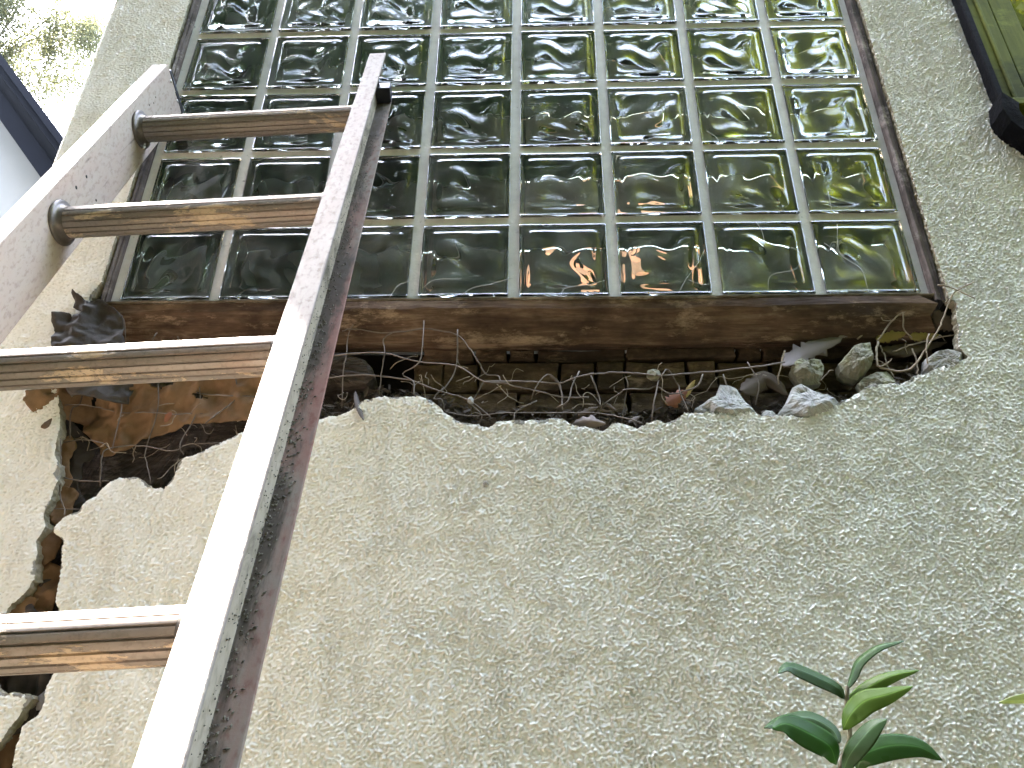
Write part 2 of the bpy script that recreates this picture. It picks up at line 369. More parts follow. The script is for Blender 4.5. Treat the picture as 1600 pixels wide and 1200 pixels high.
    for k, dy in enumerate((.004, .009, .016)):
        Pn = V2[bvs].copy(); nz_ = np.array([[mnoise.noise((x_*160, z_*160, k*3.7+9*q_)) for q_ in range(3)] for x_, y_, z_ in Pn]); Pn[:, 1] += dy+.0014*nz_[:, 1]; Pn[:, 0] += .0030*nz_[:, 0]; Pn[:, 2] += .0030*nz_[:, 2]
        layers.append(Pn); lay = -np.ones(n0, np.int64); lay[bvs] = base+np.arange(len(bvs)); base += len(bvs)
        quads.append(np.stack([lay_prev[be2[:, 1]], lay_prev[be2[:, 0]], lay[be2[:, 0]], lay[be2[:, 1]]], 1)); lay_prev = lay
    Vall = np.concatenate(layers); Q = np.concatenate(quads); Fall = np.concatenate([F2, Q])
    me = bpy.data.meshes.new('stucco_skin'); me.vertices.add(len(Vall)); me.vertices.foreach_set('co', Vall.astype(np.float32).ravel())
    me.loops.add(len(Fall)*4); me.loops.foreach_set('vertex_index', Fall.astype(np.int32).ravel())
    me.polygons.add(len(Fall)); me.polygons.foreach_set('loop_start', np.arange(0, len(Fall)*4, 4, dtype=np.int32))
    try: me.polygons.foreach_set('loop_total', np.full(len(Fall), 4, np.int32))
    except Exception: pass
    me.materials.append(STUCCO); me.materials.append(CEMENT)
    me.polygons.foreach_set('material_index', np.concatenate([np.zeros(len(F2), np.int32), np.ones(len(Q), np.int32)]))
    sm = np.concatenate([np.ones(len(F2), bool), np.zeros(len(Q), bool)]); me.polygons.foreach_set('use_smooth', sm)
    me.update(calc_edges=True)
    ca = np.zeros(len(Vall), np.float32); ca[:n0] = chip[used]; a1 = me.attributes.new('chip', 'FLOAT', 'POINT'); a1.data.foreach_set('value', ca)
    pa = np.zeros(len(Vall), np.float32); pa[:n0] = np.clip(pits.ravel()[used], 0, 1); a2 = me.attributes.new('pit', 'FLOAT', 'POINT'); a2.data.foreach_set('value', pa)
    o = link(bpy.data.objects.new('stucco_skin', me), house); me.transform(Matrix.Translation((0, 0, -GZ))); return o
stucco_skin()
# the rest of the house front and its sides, coarse, beyond the frame
PLAIN = mat_simple('plain_stucco', (.60, .58, .51), .7, var=(.53, .51, .44), scale=5, bumpd=.004, bscale=110)
HT = 1.75
b = MB()
b.box(XL, XR, YS, .0, GZ, ZB); b.box(XR, 4.2, YS, .0, GZ, GWZ0-.02); b.box(1.75, 4.2, YS, .0, GWZ0-.02, HT); b.box(XL, 1.75, YS, .0, max(ZT, WZ1)+.12, HT)
b.box(XL, WX0-.001, YS, 0, ZT, WZ1+.12); b.box(WX1+.001, GWX0, YS, 0, ZT, WZ1+.12); b.box(WX0, WX1, YS, 0, WZ1+.002, WZ1+.12)
b.box(GWX0, 1.75, YS, 0, WZ1+.0, WZ1+.12)
b.build('front_wall', PLAIN, house)
b = MB(); b.box(XL+.001, XL+.03, .0015, 2.73, GZ, HT); b.build('side_wall', PLAIN, house)
b = MB(); b.box(4.17, 4.2, .002, 2.73, GZ, HT); b.build('side_wall', PLAIN, house)
b = MB(); b.box(XL+.03, .1, 2.7, 2.73, GZ, HT); b.box(1.3, 4.17, 2.7, 2.73, GZ, HT); b.box(.1, 1.3, 2.7, 2.73, GZ, .25); b.box(.1, 1.3, 2.7, 2.73, .6, HT); b.build('back_wall', PLAIN, house)  # unseen opening added in this wall so daylight brightens the room
ROOF = mat_simple('roof_felt', (.06, .055, .05), .9, var=(.10, .09, .08))
b = MB(); b.box(XL-.02, 4.25, -.03, 2.8, HT, HT+.1); b.build('roof', ROOF, house)

# ---- cavity behind the missing stucco
b = MB(); b.box(XL+.03, -.632, .10, .12, -1.2, .75); b.box(-.632, .64, .10, .12, -1.2, -.035); b.box(.64, 1.0, .10, .12, -1.2, .2); b.build('cavity_back', VOID, house)  # dark sheet standing in for the shade deep inside the cavity
ZS1 = at(800, 525, .0).z     # underside of the sill board
b = MB()
nseg = 40
for k in range(nseg+1):
    x = -.628+(1.236)*k/nseg; wv = .0035*math.sin(9*x)+random.uniform(-.0012, .0012); wz = random.uniform(-.002, .002)
    rt = .012 if x < -.50 else 0
    for y, z in ((.002+wv*.3, -.001), (-.007+wv*.4, -.005), (-.006+wv*.8, -.018+wz), (.004+wv*1.7, -.036), (.020+wv*1.3, ZS1+wz+rt), (.05, ZS1+.004)):
        b.V.append(Vector((x+(.012*math.sin(z*260) if k == nseg else 0), y, z)))
for k in range(nseg):
    for j in range(5): b.F.append((k*6+j, (k+1)*6+j, (k+1)*6+j+1, k*6+j+1)); b.I.append(0)
b.build('sill_board', SILLW, house)
b = MB(); K = 160; cr_ = random.Random(21)
for k in range(K+1):
    x = -.626+1.252*k/K; h_ = .0030+.0035*abs(mnoise.noise((x*28, 1, 1)))+.002*mnoise.noise((x*90, 4, 1)); y_ = -.0085-.0015*mnoise.noise((x*60, 8, 2))
    for y, z in ((.004, .0012), (y_+.003, .0008), (y_, -.001), (y_+.001, -h_), (.004, -h_-.0005)): b.V.append(Vector((x, y, z)))
for k in range(K):
    for q in range(4): b.F.append((k*5+q, (k+1)*5+q, (k+1)*5+q+1, k*5+q+1)); b.I.append(0)
b.build('caulk_bead', mat_wood('weathered_caulk', (.09, .065, .045), (.20, .165, .12), (.34, .31, .25), sc=(6, 10, 10)), house)
b = MB(); rr_ = random.Random(41)
for k in range(85):
    px = rr_.uniform(520, 1480) if rr_.random() < .7 else rr_.uniform(100, 420); py = (rr_.uniform(575, 650) if px > 500 else rr_.uniform(600, 720))-max(0, (px-1250)*.25)
    pts = [at(px, py, rr_.uniform(-.004, .02))]; d = Vector((rr_.gauss(0, 1), rr_.gauss(0, .3), rr_.gauss(0, .7))).normalized()
    for q in range(rr_.randint(3, 6)):
        d = (d+Vector((rr_.gauss(0, .5), rr_.gauss(0, .25), rr_.gauss(0, .45)))).normalized(); p_ = pts[-1]+d*rr_.uniform(.005, .013); p_.y = min(max(p_.y, -.010), .025); pts.append(p_)
    b.tube(smoothpath(pts, 3), rr_.uniform(.00035, .0007), 4)
tag(b.build('root_hairs', TWIG, house, True), kind='stuff')
rows = [(ZS1+.004, at(900, 556, .03).z), (at(900, 556, .03).z-.004, at(900, 604, .03).z), (at(900, 604, .03).z-.003, at(900, 640, .03).z), (at(900, 640, .03).z-.004, at(900, 700, .03).z)]
rs = random.Random(9)
for r, (z1, z0) in enumerate(rows):
    x = at(668, 560, .03).x+rs.uniform(-.03, .01) if r < 3 else -.12
    while x < .60:
        wd = rs.choice((.045, .06, .085, .11, .15))*rs.uniform(.85, 1.15); x1 = min(x+wd, .62)
        b = MB(); y0 = .042+rs.uniform(-.003, .004); g = rs.uniform(.0005, .002)
        c = [(x+g, z0), ((x+x1)/2, z0+rs.uniform(-.002, .003)), (x1, z0+rs.uniform(-.001, .004)), (x1-rs.uniform(0, .003), (z0+z1)/2), (x1+rs.uniform(-.002, 0), z1-.001), ((x+x1)/2, z1-rs.uniform(0, .004)), (x+g+rs.uniform(0, .002), z1-.001), (x+g+rs.uniform(-.001, .004), (z0+z1)/2)]
        V = [(p, y0+rs.uniform(-.0015, .0015), q) for p, q in c]+[(p, y0+.04, q) for p, q in c]
        F = [tuple(range(8))]+[((k+1) % 8, k, k+8, (k+1) % 8+8) for k in range(8)]
        b.add(V, F); bevel(b.build('sheathing_piece', SHEATH, house), .0015, 1)
        x = x1+rs.uniform(.0003, .0018)
def slab(name, px, Y, th, mat, parent=None, rough=.002, seed=1, lump=.0, sub=.006):
    """a flat broken piece whose outline stands at those pixels on y = Y, th thick"""
    P = roughen([(p.x, p.z) for p in (at(x, y, Y) for x, y in px)], True, sub, rough, seed); n = len(P)
    cx, cz = P.mean(0); b = MB(); rg = random.Random(seed)
    rings = [(1., th), (1., 0.0), (.9, -th*.25), (.55, -th*.4-lump), (.2, -th*.35-lump*1.3)]
    V = []
    for s, dy in rings: V += [(cx+(x-cx)*s, Y+dy+rg.uniform(-1, 1)*th*.07, cz+(z-cz)*s) for x, z in P]
    F = [(r*n+k, r*n+(k+1) % n, (r+1)*n+(k+1) % n, (r+1)*n+k) for r in range(len(rings)-1) for k in range(n)]
    F.append(tuple((len(rings)-1)*n+k for k in range(n))); F.append(tuple(reversed(range(n))))
    b.add(V, F); return b.build(name, mat, parent, smooth=False)
DARKW = mat_wood('dark_board', (.05, .038, .032), (.10, .08, .068), (.17, .14, .12), sc=(2, 12, 12))
slab('board_end', [(510, 557), (545, 557), (570, 563), (582, 575), (585, 590), (572, 600), (545, 604), (500, 610), (440, 612), (440, 560)], .02, .03, DARKW, house, .001, 4)
slab('sheathing_board', [(470, 600), (560, 604), (600, 640), (640, 700), (440, 700), (430, 640)], .045, .02, DARKW, house, .002, 5)
slab('sheathing_board', [(180, 600), (440, 560), (480, 640), (430, 760), (180, 830), (120, 800), (130, 720)], .055, .02, DARKW, house, .002, 6)
slab('sheathing_board', [(60, 700), (170, 690), (150, 860), (90, 1000), (20, 1100), (-80, 1300), (-150, 1300), (-100, 1000)], .05, .02, DARKW, house, .002, 16)

# ---- torn building paper
def cloth(name, px, Yf, mat, parent, nu=26, nv=14, crump=.004, seed=1, th=.0012, holes=()):
    """a crumpled sheet over the outline px (at y = Yf(u, v)); cut to the outline on a fine grid"""
    ys = Yf(.5, .5); P = [(p.x, p.z) for p in (at(x, y, ys) for x, y in px)]; P = roughen(P, True, .005, .0018, seed)
    x0, z0 = P.min(0); x1, z1 = P.max(0); st = .003; nx = int((x1-x0)/st)+2; nz = int((z1-z0)/st)+2
    X, Z = np.meshgrid(x0+np.arange(nx+1)*st, z0+np.arange(nz+1)*st); sh = X.shape
    U = (X-x0)/(x1-x0); W = (Z-z0)/(z1-z0); f = np.vectorize(Yf)(U, W)
    big = (max(sh)*2,)*2; rid = np.abs(low(big, st, .13, seed))[:sh[0], :sh[1]]+.45*np.abs(low(big, st, .06, seed+9))[:sh[0], :sh[1]]; Y = f+crump*(rid-1.1)+crump*.10*low(big, st, .02, seed+5)[:sh[0], :sh[1]]
    ins = inside(X[:-1, :-1]+st/2, Z[:-1, :-1]+st/2, P)
    for hp in holes:
        hq = roughen([(p.x, p.z) for p in (at(x, y, ys) for x, y in hp)], True, .003, .001, seed+3); ins &= ~inside(X[:-1, :-1]+st/2, Z[:-1, :-1]+st/2, hq)
    idx = np.arange(sh[0]*sh[1]).reshape(sh); F = np.stack([idx[:-1, :-1], idx[:-1, 1:], idx[1:, 1:], idx[1:, :-1]], -1)[ins]
    u, inv = np.unique(F, return_inverse=True); V = np.stack([X.ravel(), Y.ravel(), Z.ravel()], 1)[u]; F = inv.reshape(-1, 4)
    # pull border vertices onto the outline
    ed = np.sort(np.concatenate([F[:, [0, 1]], F[:, [1, 2]], F[:, [2, 3]], F[:, [3, 0]]]), 1); e, c = np.unique(ed, axis=0, return_counts=True); bv = np.unique(e[c == 1])
    A = P; B = np.roll(P, -1, 0)
    for i in bv:
        d = B-A; t = np.clip((((V[i, [0, 2]]-A)*d).sum(1))/((d*d).sum(1)+1e-12), 0, 1); q = A+t[:, None]*d; ee = np.hypot(*(V[i, [0, 2]]-q).T); k = ee.argmin()
        if ee[k] < st*1.5: V[i, 0], V[i, 2] = q[k]
    o = mesh(name, V, F, mat, parent, True); m = o.modifiers.new('thick', 'SOLIDIFY'); m.thickness = th; return o
cloth('building_paper', [(52, 640), (58, 625), (72, 622), (78, 612), (95, 603), (130, 575), (250, 560), (420, 545), (470, 560), (480, 640), (420, 655), (330, 660), (290, 664), (240, 678), (210, 688), (180, 702), (150, 706), (146, 690), (138, 678), (126, 668), (122, 655), (110, 652), (90, 653), (72, 655), (60, 650)],
      lambda u, v: -.004-.034*max(0, .18-u)/.18-.012*u+.02*(1-v), KRAFT, house, crump=.005, seed=3, holes=[[(136, 627), (140, 619), (150, 617), (152, 612), (160, 608), (156, 616), (146, 622), (140, 628)], [(232, 600), (250, 597), (276, 594), (272, 604), (250, 606), (240, 604)], [(300, 618), (312, 614), (322, 620), (312, 624)]])
tp = cloth('building_paper', [(80, 505), (84, 493), (103, 490), (108, 497), (113, 494), (127, 492), (128, 486), (114, 482), (111, 478), (115, 470), (114, 462), (116, 453), (125, 459), (132, 466), (137, 470), (150, 464), (158, 465), (166, 476), (184, 486), (186, 530), (200, 570), (190, 620), (110, 620), (92, 575), (85, 526), (84, 515)],
      lambda u, v: -.034+.036*u*u-.004*math.sin(6*v), TAR, house, crump=.007, seed=8); tp['label'] = 'black tar paper curling out over the stucco'
cloth('building_paper', [(95, 660), (118, 655), (124, 672), (140, 690), (150, 705), (148, 715), (130, 722), (122, 760), (130, 790), (118, 815), (100, 850), (80, 850), (92, 780), (98, 730), (92, 690)], lambda u, v: .012+.012*u, TAR, house, crump=.006, seed=12)
cloth('building_paper', [(92, 690), (112, 680), (118, 700), (108, 720), (112, 745), (104, 765), (92, 760)], lambda u, v: .004+.006*u, KRAFT, house, crump=.004, seed=14)
cloth('building_paper', [(58, 880), (70, 872), (88, 884), (96, 900), (92, 930), (80, 950), (70, 975), (40, 1000), (20, 985), (30, 950), (52, 915)], lambda u, v: .006, KRAFT, house, crump=.005, seed=15)
cloth('building_paper', [(-20, 960), (30, 925), (50, 940), (66, 960), (60, 1000), (-20, 1010)], lambda u, v: .001, TAR, house, crump=.004, seed=17)
cloth('building_paper', [(-30, 1030), (0, 1045), (70, 1045), (80, 1060), (60, 1090), (40, 1100), (-30, 1085)], lambda u, v: .008-.01*v, TAR, house, crump=.006, seed=18)
cloth('building_paper', [(56, 1090), (74, 1078), (78, 1092), (66, 1110), (58, 1110)], lambda u, v: .002, mat_paper('grey_paper', (.24, .22, .22), (.34, .32, .33), .05), house, crump=.003, seed=19)

for k_, (ol_, dp_, mt_) in enumerate((([(66, 830), (84, 820), (92, 845), (86, 870), (70, 884), (58, 870)], .002, KRAFT), ([(60, 870), (76, 862), (80, 900), (60, 925), (48, 910)], .008, TAR), ([(20, 945), (44, 925), (60, 935), (40, 965), (14, 968)], -.002, KRAFT), ([(96, 760), (118, 770), (108, 800), (92, 822), (82, 806)], .006, KRAFT), ([(30, 1110), (52, 1094), (60, 1112), (40, 1140), (20, 1150)], .004, TAR), ([(-6, 1165), (20, 1130), (30, 1150), (18, 1190), (-4, 1215)], .006, KRAFT))):
    cloth('building_paper', ol_, lambda u, v, d=dp_: d+.008*(u-.5), mt_, house, crump=.004, seed=60+k_)

# ---- wire lath hanging in the hole
WIRES = [
 [(45, 625), (75, 612), (110, 605), (140, 600)], [(130, 602), (125, 630), (111, 642), (109, 685)], [(189, 602), (189, 642), (177, 695), (172, 700)],
 [(87, 635), (122, 632), (155, 637), (189, 645), (225, 644), (275, 647), (325, 646)], [(247, 597), (246, 642), (227, 705), (229, 722), (235, 755)],
 [(305, 587), (312, 607), (310, 640), (282, 692), (287, 710)], [(367, 585), (370, 620), (345, 642), (321, 662)], [(270, 605), (312, 615), (350, 618), (400, 620)],
 [(92, 694), (125, 687), (160, 692), (172, 700), (195, 696), (225, 697), (270, 705), (295, 694), (347, 692)], [(172, 700), (160, 710), (156, 760)],
 [(92, 744), (125, 751), (170, 752)], [(94, 685), (95, 735), (94, 772), (101, 795), (100, 805)], [(85, 795), (125, 796)],
 [(148, 473), (139, 475), (139, 510), (137, 526), (133, 545)], [(99, 516), (138, 520), (160, 528), (190, 542)], [(183, 491), (193, 499), (196, 520), (194, 540)], [(246, 520), (240, 527), (236, 540)], [(277, 525), (282, 540)],
 [(535, 517), (555, 514), (595, 520), (625, 519), (661, 514), (687, 517), (715, 524), (732, 542), (752, 572)], [(552, 507), (544, 522), (541, 555), (536, 582), (534, 637)],
 [(614, 519), (599, 530), (601, 550), (596, 585), (592, 616)], [(662, 500), (661, 530), (655, 566), (630, 584), (646, 597), (647, 618)],
 [(520, 556), (575, 551), (612, 554), (655, 566), (712, 571), (756, 596), (800, 597)], [(510, 592), (550, 586), (585, 587), (640, 594), (675, 607), (697, 614), (732, 625), (767, 652)],
 [(715, 515), (714, 567), (702, 597), (677, 622), (690, 625), (694, 642)], [(756, 596), (742, 620), (735, 630), (752, 647), (749, 662)],
 [(698, 644), (730, 650), (760, 648), (790, 645), (820, 645), (880, 645)], [(839, 626), (808, 642), (803, 658)], [(830, 624), (839, 602), (856, 585), (874, 599), (878, 623), (878, 640)],
 [(782, 597), (812, 605), (842, 612), (880, 621), (920, 621)], [(756, 596), (820, 596), (872, 599), (899, 590), (923, 585), (953, 582), (989, 583), (1032, 587), (1067, 584), (1100, 582), (1150, 577), (1190, 572), (1226, 566)],
 [(751, 573), (760, 585), (778, 587), (782, 597)], [(923, 587), (935, 617), (939, 636)], [(937, 636), (965, 617), (980, 608), (1010, 609), (1025, 604), (1047, 615), (1062, 614), (1070, 620)],
 [(1029, 594), (1022, 627), (1018, 658)], [(975, 585), (981, 600), (977, 620), (971, 664)], [(1034, 585), (1044, 578), (1061, 603), (1062, 612), (1078, 648)], [(880, 645), (923, 645), (950, 648), (980, 654), (1004, 662)],
 [(860, 588), (872, 599), (880, 623)], [(905, 580), (893, 605), (888, 626), (870, 638)], [(1062, 614), (1090, 603), (1098, 585)], [(1168, 566), (1186, 600), (1180, 632)], [(1130, 585), (1140, 618)]]
b = MB(); wr = random.Random(3)
for k, pl in enumerate(WIRES):
    y = .0 + wr.uniform(-.008, .003)
    pts = smoothpath([at(px, py, y+.004*math.sin(i*1.7+k)) for i, (px, py) in enumerate(pl)], 4)
    pts = [p+Vector((wr.gauss(0, .0003), wr.gauss(0, .0004), wr.gauss(0, .0003))) for p in pts]
    b.tube(pts, (.0009 if k < 18 else .00105)*wr.uniform(.85, 1.15), 5)
b.build('wire_lath', WIRE, house, True)

LIT = mat_simple('cavity_litter', (.03, .024, .02), .9, var=(.13, .10, .08), scale=90)
b = MB(); rg = random.Random(77)
LED = [(430, 650), (504, 648), (560, 632), (600, 615), (690, 632), (745, 655), (900, 650), (995, 655), (1070, 640), (1200, 640), (1300, 630), (1400, 594), (1490, 560)]
for k in range(1500):
    j = rg.randrange(len(LED)-1); f = rg.random(); px = LED[j][0]+(LED[j+1][0]-LED[j][0])*f; py = LED[j][1]+(LED[j+1][1]-LED[j][1])*f-rg.triangular(-14, 16, -6)
    c = at(px, py, rg.uniform(.008, .022)); a = Vector((rg.gauss(0, 1), rg.gauss(0, .6), rg.gauss(0, .5))).normalized(); t_ = a.cross(Vector((rg.gauss(0, 1), rg.gauss(0, 1), rg.gauss(0, 1)))).normalized(); l = rg.uniform(.002, .011); w_ = l*rg.uniform(.08, .5)
    b.add([c-a*l, c+t_*w_, c+a*l, c-t_*w_+Vector((0, -.001, .001))], [(0, 1, 2, 3)])
tag(b.build('leaf_litter', LIT, house), kind='stuff')

# ================================================================ GLASS BLOCK WINDOW
JT = .0165; BH = (S-JT)/2
b = MB()
ZTOP = 6*S
for k in range(9):
    xs = -HW+k*S; 
    x0, x1 = (xs-JT/2, xs+JT/2) if 0 < k < 8 else ((xs-.0085, xs+JT*.40) if k == 0 else (xs-JT*.40, xs+.005))
    b.box(x0-.001, x1+.001, .0035, .075, -.0005, ZTOP)
for k in range(7):
    zs = k*S; z0, z1 = (zs-JT/2, zs+JT/2) if 0 < k < 6 else ((zs-.0008, zs+JT*.5) if k == 0 else (zs-JT*.5, zs+.001))
    # a concave struck joint: its lower lip catches the sky
    N = 8
    prof = [(z0+(z1-z0)*j/N, .0020+.0042*math.sin(math.pi*j/N)) for j in range(N+1)]
    for c in range(8):
        xa, xb = -HW+c*S+JT/2-.002, -HW+(c+1)*S-JT/2+.002
        n0 = len(b.V)
        for z, y in prof: b.V += [Vector((xa, y, z)), Vector((xb, y, z))]
        for j in range(N): b.F.append((n0+2*j, n0+2*j+1, n0+2*j+3, n0+2*j+2)); b.I.append(0)
        b.F.append((n0, n0+2*N, n0+2*N+1, n0+1)); b.I.append(0)
mort = b.build('mortar_grid', MORTAR, house, True)
m = mort.modifiers.new('es', 'EDGE_SPLIT'); m.split_angle = R(40)
def wave(u, v, ph):
    if ph[1]: u, v = v*ph[1], u
    q = v+ph[2]*math.sin(2.6*u+.7+ph[0])+.09*math.sin(6.8*u+1.3*v)
    p = u+.25*math.sin(3.4*v+.4+ph[3])
    return math.sin(6.2*q+.9+ph[0])*.50+math.sin(5.2*p-3.2*q+1.1+ph[3])*.38+.22*math.sin(10.*q-4.2*p+2.0*ph[0]+.3)
def block_mesh(ph, seed):
    rg = random.Random(seed); n = 56; V = []; F = []; I = []
    def add_grid(fy, n, flip, mi, half):
        s = len(V)
        for j in range(n+1):
            for i in range(n+1):
                u = -1+2*i/n; v = -1+2*j/n; V.append((u*half, fy(u, v), v*half))
        for j in range(n):
            for i in range(n):
                q = (s+j*(n+1)+i, s+j*(n+1)+i+1, s+(j+1)*(n+1)+i+1, s+(j+1)*(n+1)+i)
                F.append(q if not flip else q[::-1]); I.append(mi)
        return s
    def ss(t): t = min(1, max(0, t)); return t*t*(3-2*t)
    def face(u, v):
        # rounded-square distance to the border, 0 at the border
        du, dv = 1-abs(u), 1-abs(v); rr = .30
        if du < rr and dv < rr: d = rr-math.hypot(rr-du, rr-dv)
        else: d = min(du, dv)
        e = min(du, dv)
        rim = (.0030 if v < 0 and 1+v == e else .0007)*math.exp(-(e/.035)**2)                      # moulded lip round the face
        pil = .0027*ss((d-.15)/.12)
        amp = ss((d-.22)/.14)
        return -(pil+rim+.0024*amp*wave(u, v, ph))
    gf = add_grid(face, n, False, 0, BH)
    ni = 30; inn = add_grid(lambda u, v: .0085+.0016*math.sin(6*u+1.5+ph[0])*math.cos(1.2*v), ni, True, 0, BH)
    def strip(s0, n0, s1, n1):      # the slab's narrow sides: one ngon per side
        def side(s, n, k):
            if k == 0: return [s+i for i in range(n+1)]
            if k == 1: return [s+i*(n+1)+n for i in range(n+1)]
            if k == 2: return [s+n*(n+1)+n-i for i in range(n+1)]
            return [s+(n-i)*(n+1) for i in range(n+1)]
        for k in range(4):
            a = side(s0, n0, k); c = side(s1, n1, k); F.append(tuple(a[::-1]+c)); I.append(0)
    strip(gf, n, inn, ni)
    nb = 26
    bf = add_grid(lambda u, v: .066+.0020*math.sin(5*u*1.1+2.1*v+ph[0]), nb, False, 0, BH*.985)
    bb = add_grid(lambda u, v: .073+.0016*math.sin(4.1*v-2*u+2), nb, True, 0, BH*.985)
    strip(bf, nb, bb, nb)
    s = len(V); h = BH*.988
    for y in (.0095, .0655):
        V.extend([(-h, y, -h), (h, y, -h), (h, y, h), (-h, y, h)])
    for k in range(4): F.append((s+k, s+(k+1) % 4, s+4+(k+1) % 4, s+4+k)); I.append(1)
    me = bpy.data.meshes.new('glass_block'); me.from_pydata(V, [], F); me.materials.append(GLASS); me.materials.append(EDGE)
    me.polygons.foreach_set('material_index', I); me.polygons.foreach_set('use_smooth', [i == 0 and len(f) == 4 for i, f in zip(I, F)]); me.update(); return me
BM = [block_mesh(p, i) for i, p in enumerate(((0, 0, .30, 0), (.35, 0, .34, .5), (-.3, 0, .26, -.6), (.7, 0, .2, 1.1), (.1, 1, .3, .2), (.5, -1, .32, -.4), (-.6, 0, .36, .9), (2.6, 0, .28, .3)))]
gr = random.Random(12)
for j in range(6):
    for i in range(8):
        o = link(bpy.data.objects.new('glass_block', gr.choice(BM)), house)
        o.location = (-HW+(i+.5)*S, gr.uniform(-.0006, .0008), (j+.5)*S-GZ); o.rotation_euler = (gr.uniform(-.012, .012), gr.uniform(-.004, .004), gr.uniform(-.012, .012))
# frame strips at both sides
for (xa, xb, ya) in ((-.6315, -.6200, -.010), (.6165, .634, -.0105)):
    b = MB(); K = 30
    for k in range(K+1):
        z = -.012+(6*S+.03)*k/K; e = random.uniform(-.0015, .0015)
        for x, y in ((xa, .05), (xa+.0006, ya+.004+e*.4), (xa+.003, ya+e*.5), ((xa+xb)/2, ya+.002), ((xa+xb)/2+.001, ya+.0045), (xb-.003+e, ya+.0035), (xb-.0005, ya+.007), (xb, .05)): b.V.append(Vector((x, y, z)))
    for k in range(K):
        for q in range(7): b.F.append((k*8+q, k*8+q+1, (k+1)*8+q+1, (k+1)*8+q)); b.I.append(0)
    b.build('window_frame', FRAMEW, house)
b = MB(); b.box(-.632, .634, -.008, .05, 6*S+.001, 6*S+.02); b.build('window_frame', FRAMEW, house)
# room behind
BLK = mat_simple('black_caulk_and_shade', (.002, .002, .0028), .8, spec=.06, var=(.005, .005, .006), scale=60, bumpd=.002, bscale=90)
ROOM = mat_simple('room_paint', (.16, .165, .18), .8, var=(.20, .20, .21)); CEIL = mat_simple('room_ceiling', (.5, .5, .48), .8)
b = MB(); b.box(-.75, -.73, .13, 2.6, -.4, 1.1); b.box(2.3, 2.32, .13, 2.6, -.4, 1.1); b.box(-.75, .1, 2.6, 2.62, -.4, 1.1); b.box(1.3, 2.32, 2.6, 2.62, -.4, 1.1); b.box(.1, 1.3, 2.6, 2.62, -.4, .25); b.box(.1, 1.3, 2.6, 2.62, .6, 1.1); b.box(-.75, 2.32, .125, 2.62, -.42, -.4); b.build('room_wall', ROOM, house)
b = MB(); b.box(-.75, 2.32, .1, 2.62, 1.1, 1.12); b.build('room_ceiling', CEIL, house)

lp = at(960, 400, .85)
glow_root = thing('room_glow', 'added peach lamp seen through the lower middle glass blocks', 'glow_shape', (lp.x, lp.y, -.40))  # glowing body added inside to make the peach patches in the glass
q = MB(); N = 28; EM = NB('added_peach_glow'); EM.set((.75, .5, .36), .8); EM.b.inputs['Emission Color'].default_value = (1, .55, .36, 1); EM.b.inputs['Emission Strength'].default_value = .045
for h, r in ((-.075, .09), (.075, .06), (.074, .058), (-.075, .088)):
    for k in range(N): a = 2*math.pi*k/N; q.V.append(Vector((lp.x+math.cos(a)*r, lp.y+math.sin(a)*r, lp.z+h)))
for j in range(3):
    for k in range(N): q.F.append((j*N+k, j*N+(k+1) % N, (j+1)*N+(k+1) % N, (j+1)*N+k)); q.I.append(0)
q.build('glow_shade', EM.m, glow_root, True)
q = MB(); q.tube([(lp.x, lp.y, -.40), (lp.x, lp.y, -.38), (lp.x, lp.y, lp.z-.1), (lp.x, lp.y, lp.z+.12)], .012, 10); q.tube([(lp.x, lp.y, -.40), (lp.x, lp.y, -.38)], .10, 20); q.build('glow_stand', BLK, glow_root)

# ---- the dark green wooden window at the right edge
GREEN = mat_wood('olive_window_paint', (.075, .085, .010), (.105, .118, .015), (.14, .155, .025), sc=(10, 10, 1), bumpd=.0006)
GPANE = NB('window_pane_glass'); GPANE.set((.02, .025, .02), .02, spec=.8)
px2x = lambda p: at(p, 0, YS).x
zb = at(1556, 168, -.03).z; zt = WZ1+.0
gw = MB(); gw.box(px2x(1486), px2x(1497), -.034, .06, zb+.0, zt); gwo = bevel(gw.build('window_frame', BLK, house), .002, 1)
def post(x0, x1, y, name='window_frame', mat=GREEN, bv=.0015):
    q = MB(); q.box(x0, x1, y, .06, zb, zt); return bevel(q.build(name, mat, house), bv, 2)
post(px2x(1497.5), px2x(1509), -.030); post(px2x(1509.4), px2x(1515), -.034, bv=.002); post(px2x(1515.4), px2x(1533), -.028); post(px2x(1533.3), px2x(1538), -.006, mat=BLK); post(px2x(1538.3), px2x(1573), -.022, 'window_sash')
q = MB(); q.box(px2x(1573.3), 1.7, -.004, .004, zb+.05, zt); q.build('window_pane', GPANE.m, house)
q = MB(); q.box(px2x(1573.3), 1.7, -.018, .06, zb, zb+.05); bevel(q.build('window_sash', GREEN, house), .0015)
q = MB(); q.box(px2x(1573.3), 1.7, -.016, .0, zb+.33, zb+.36); bevel(q.build('glazing_bar', GREEN, house), .0015)
q = MB(); q.box(px2x(1486), 1.75, -.052, .06, zb-.016, zb-.001); bevel(q.build('window_sill', GREEN, house), .002)
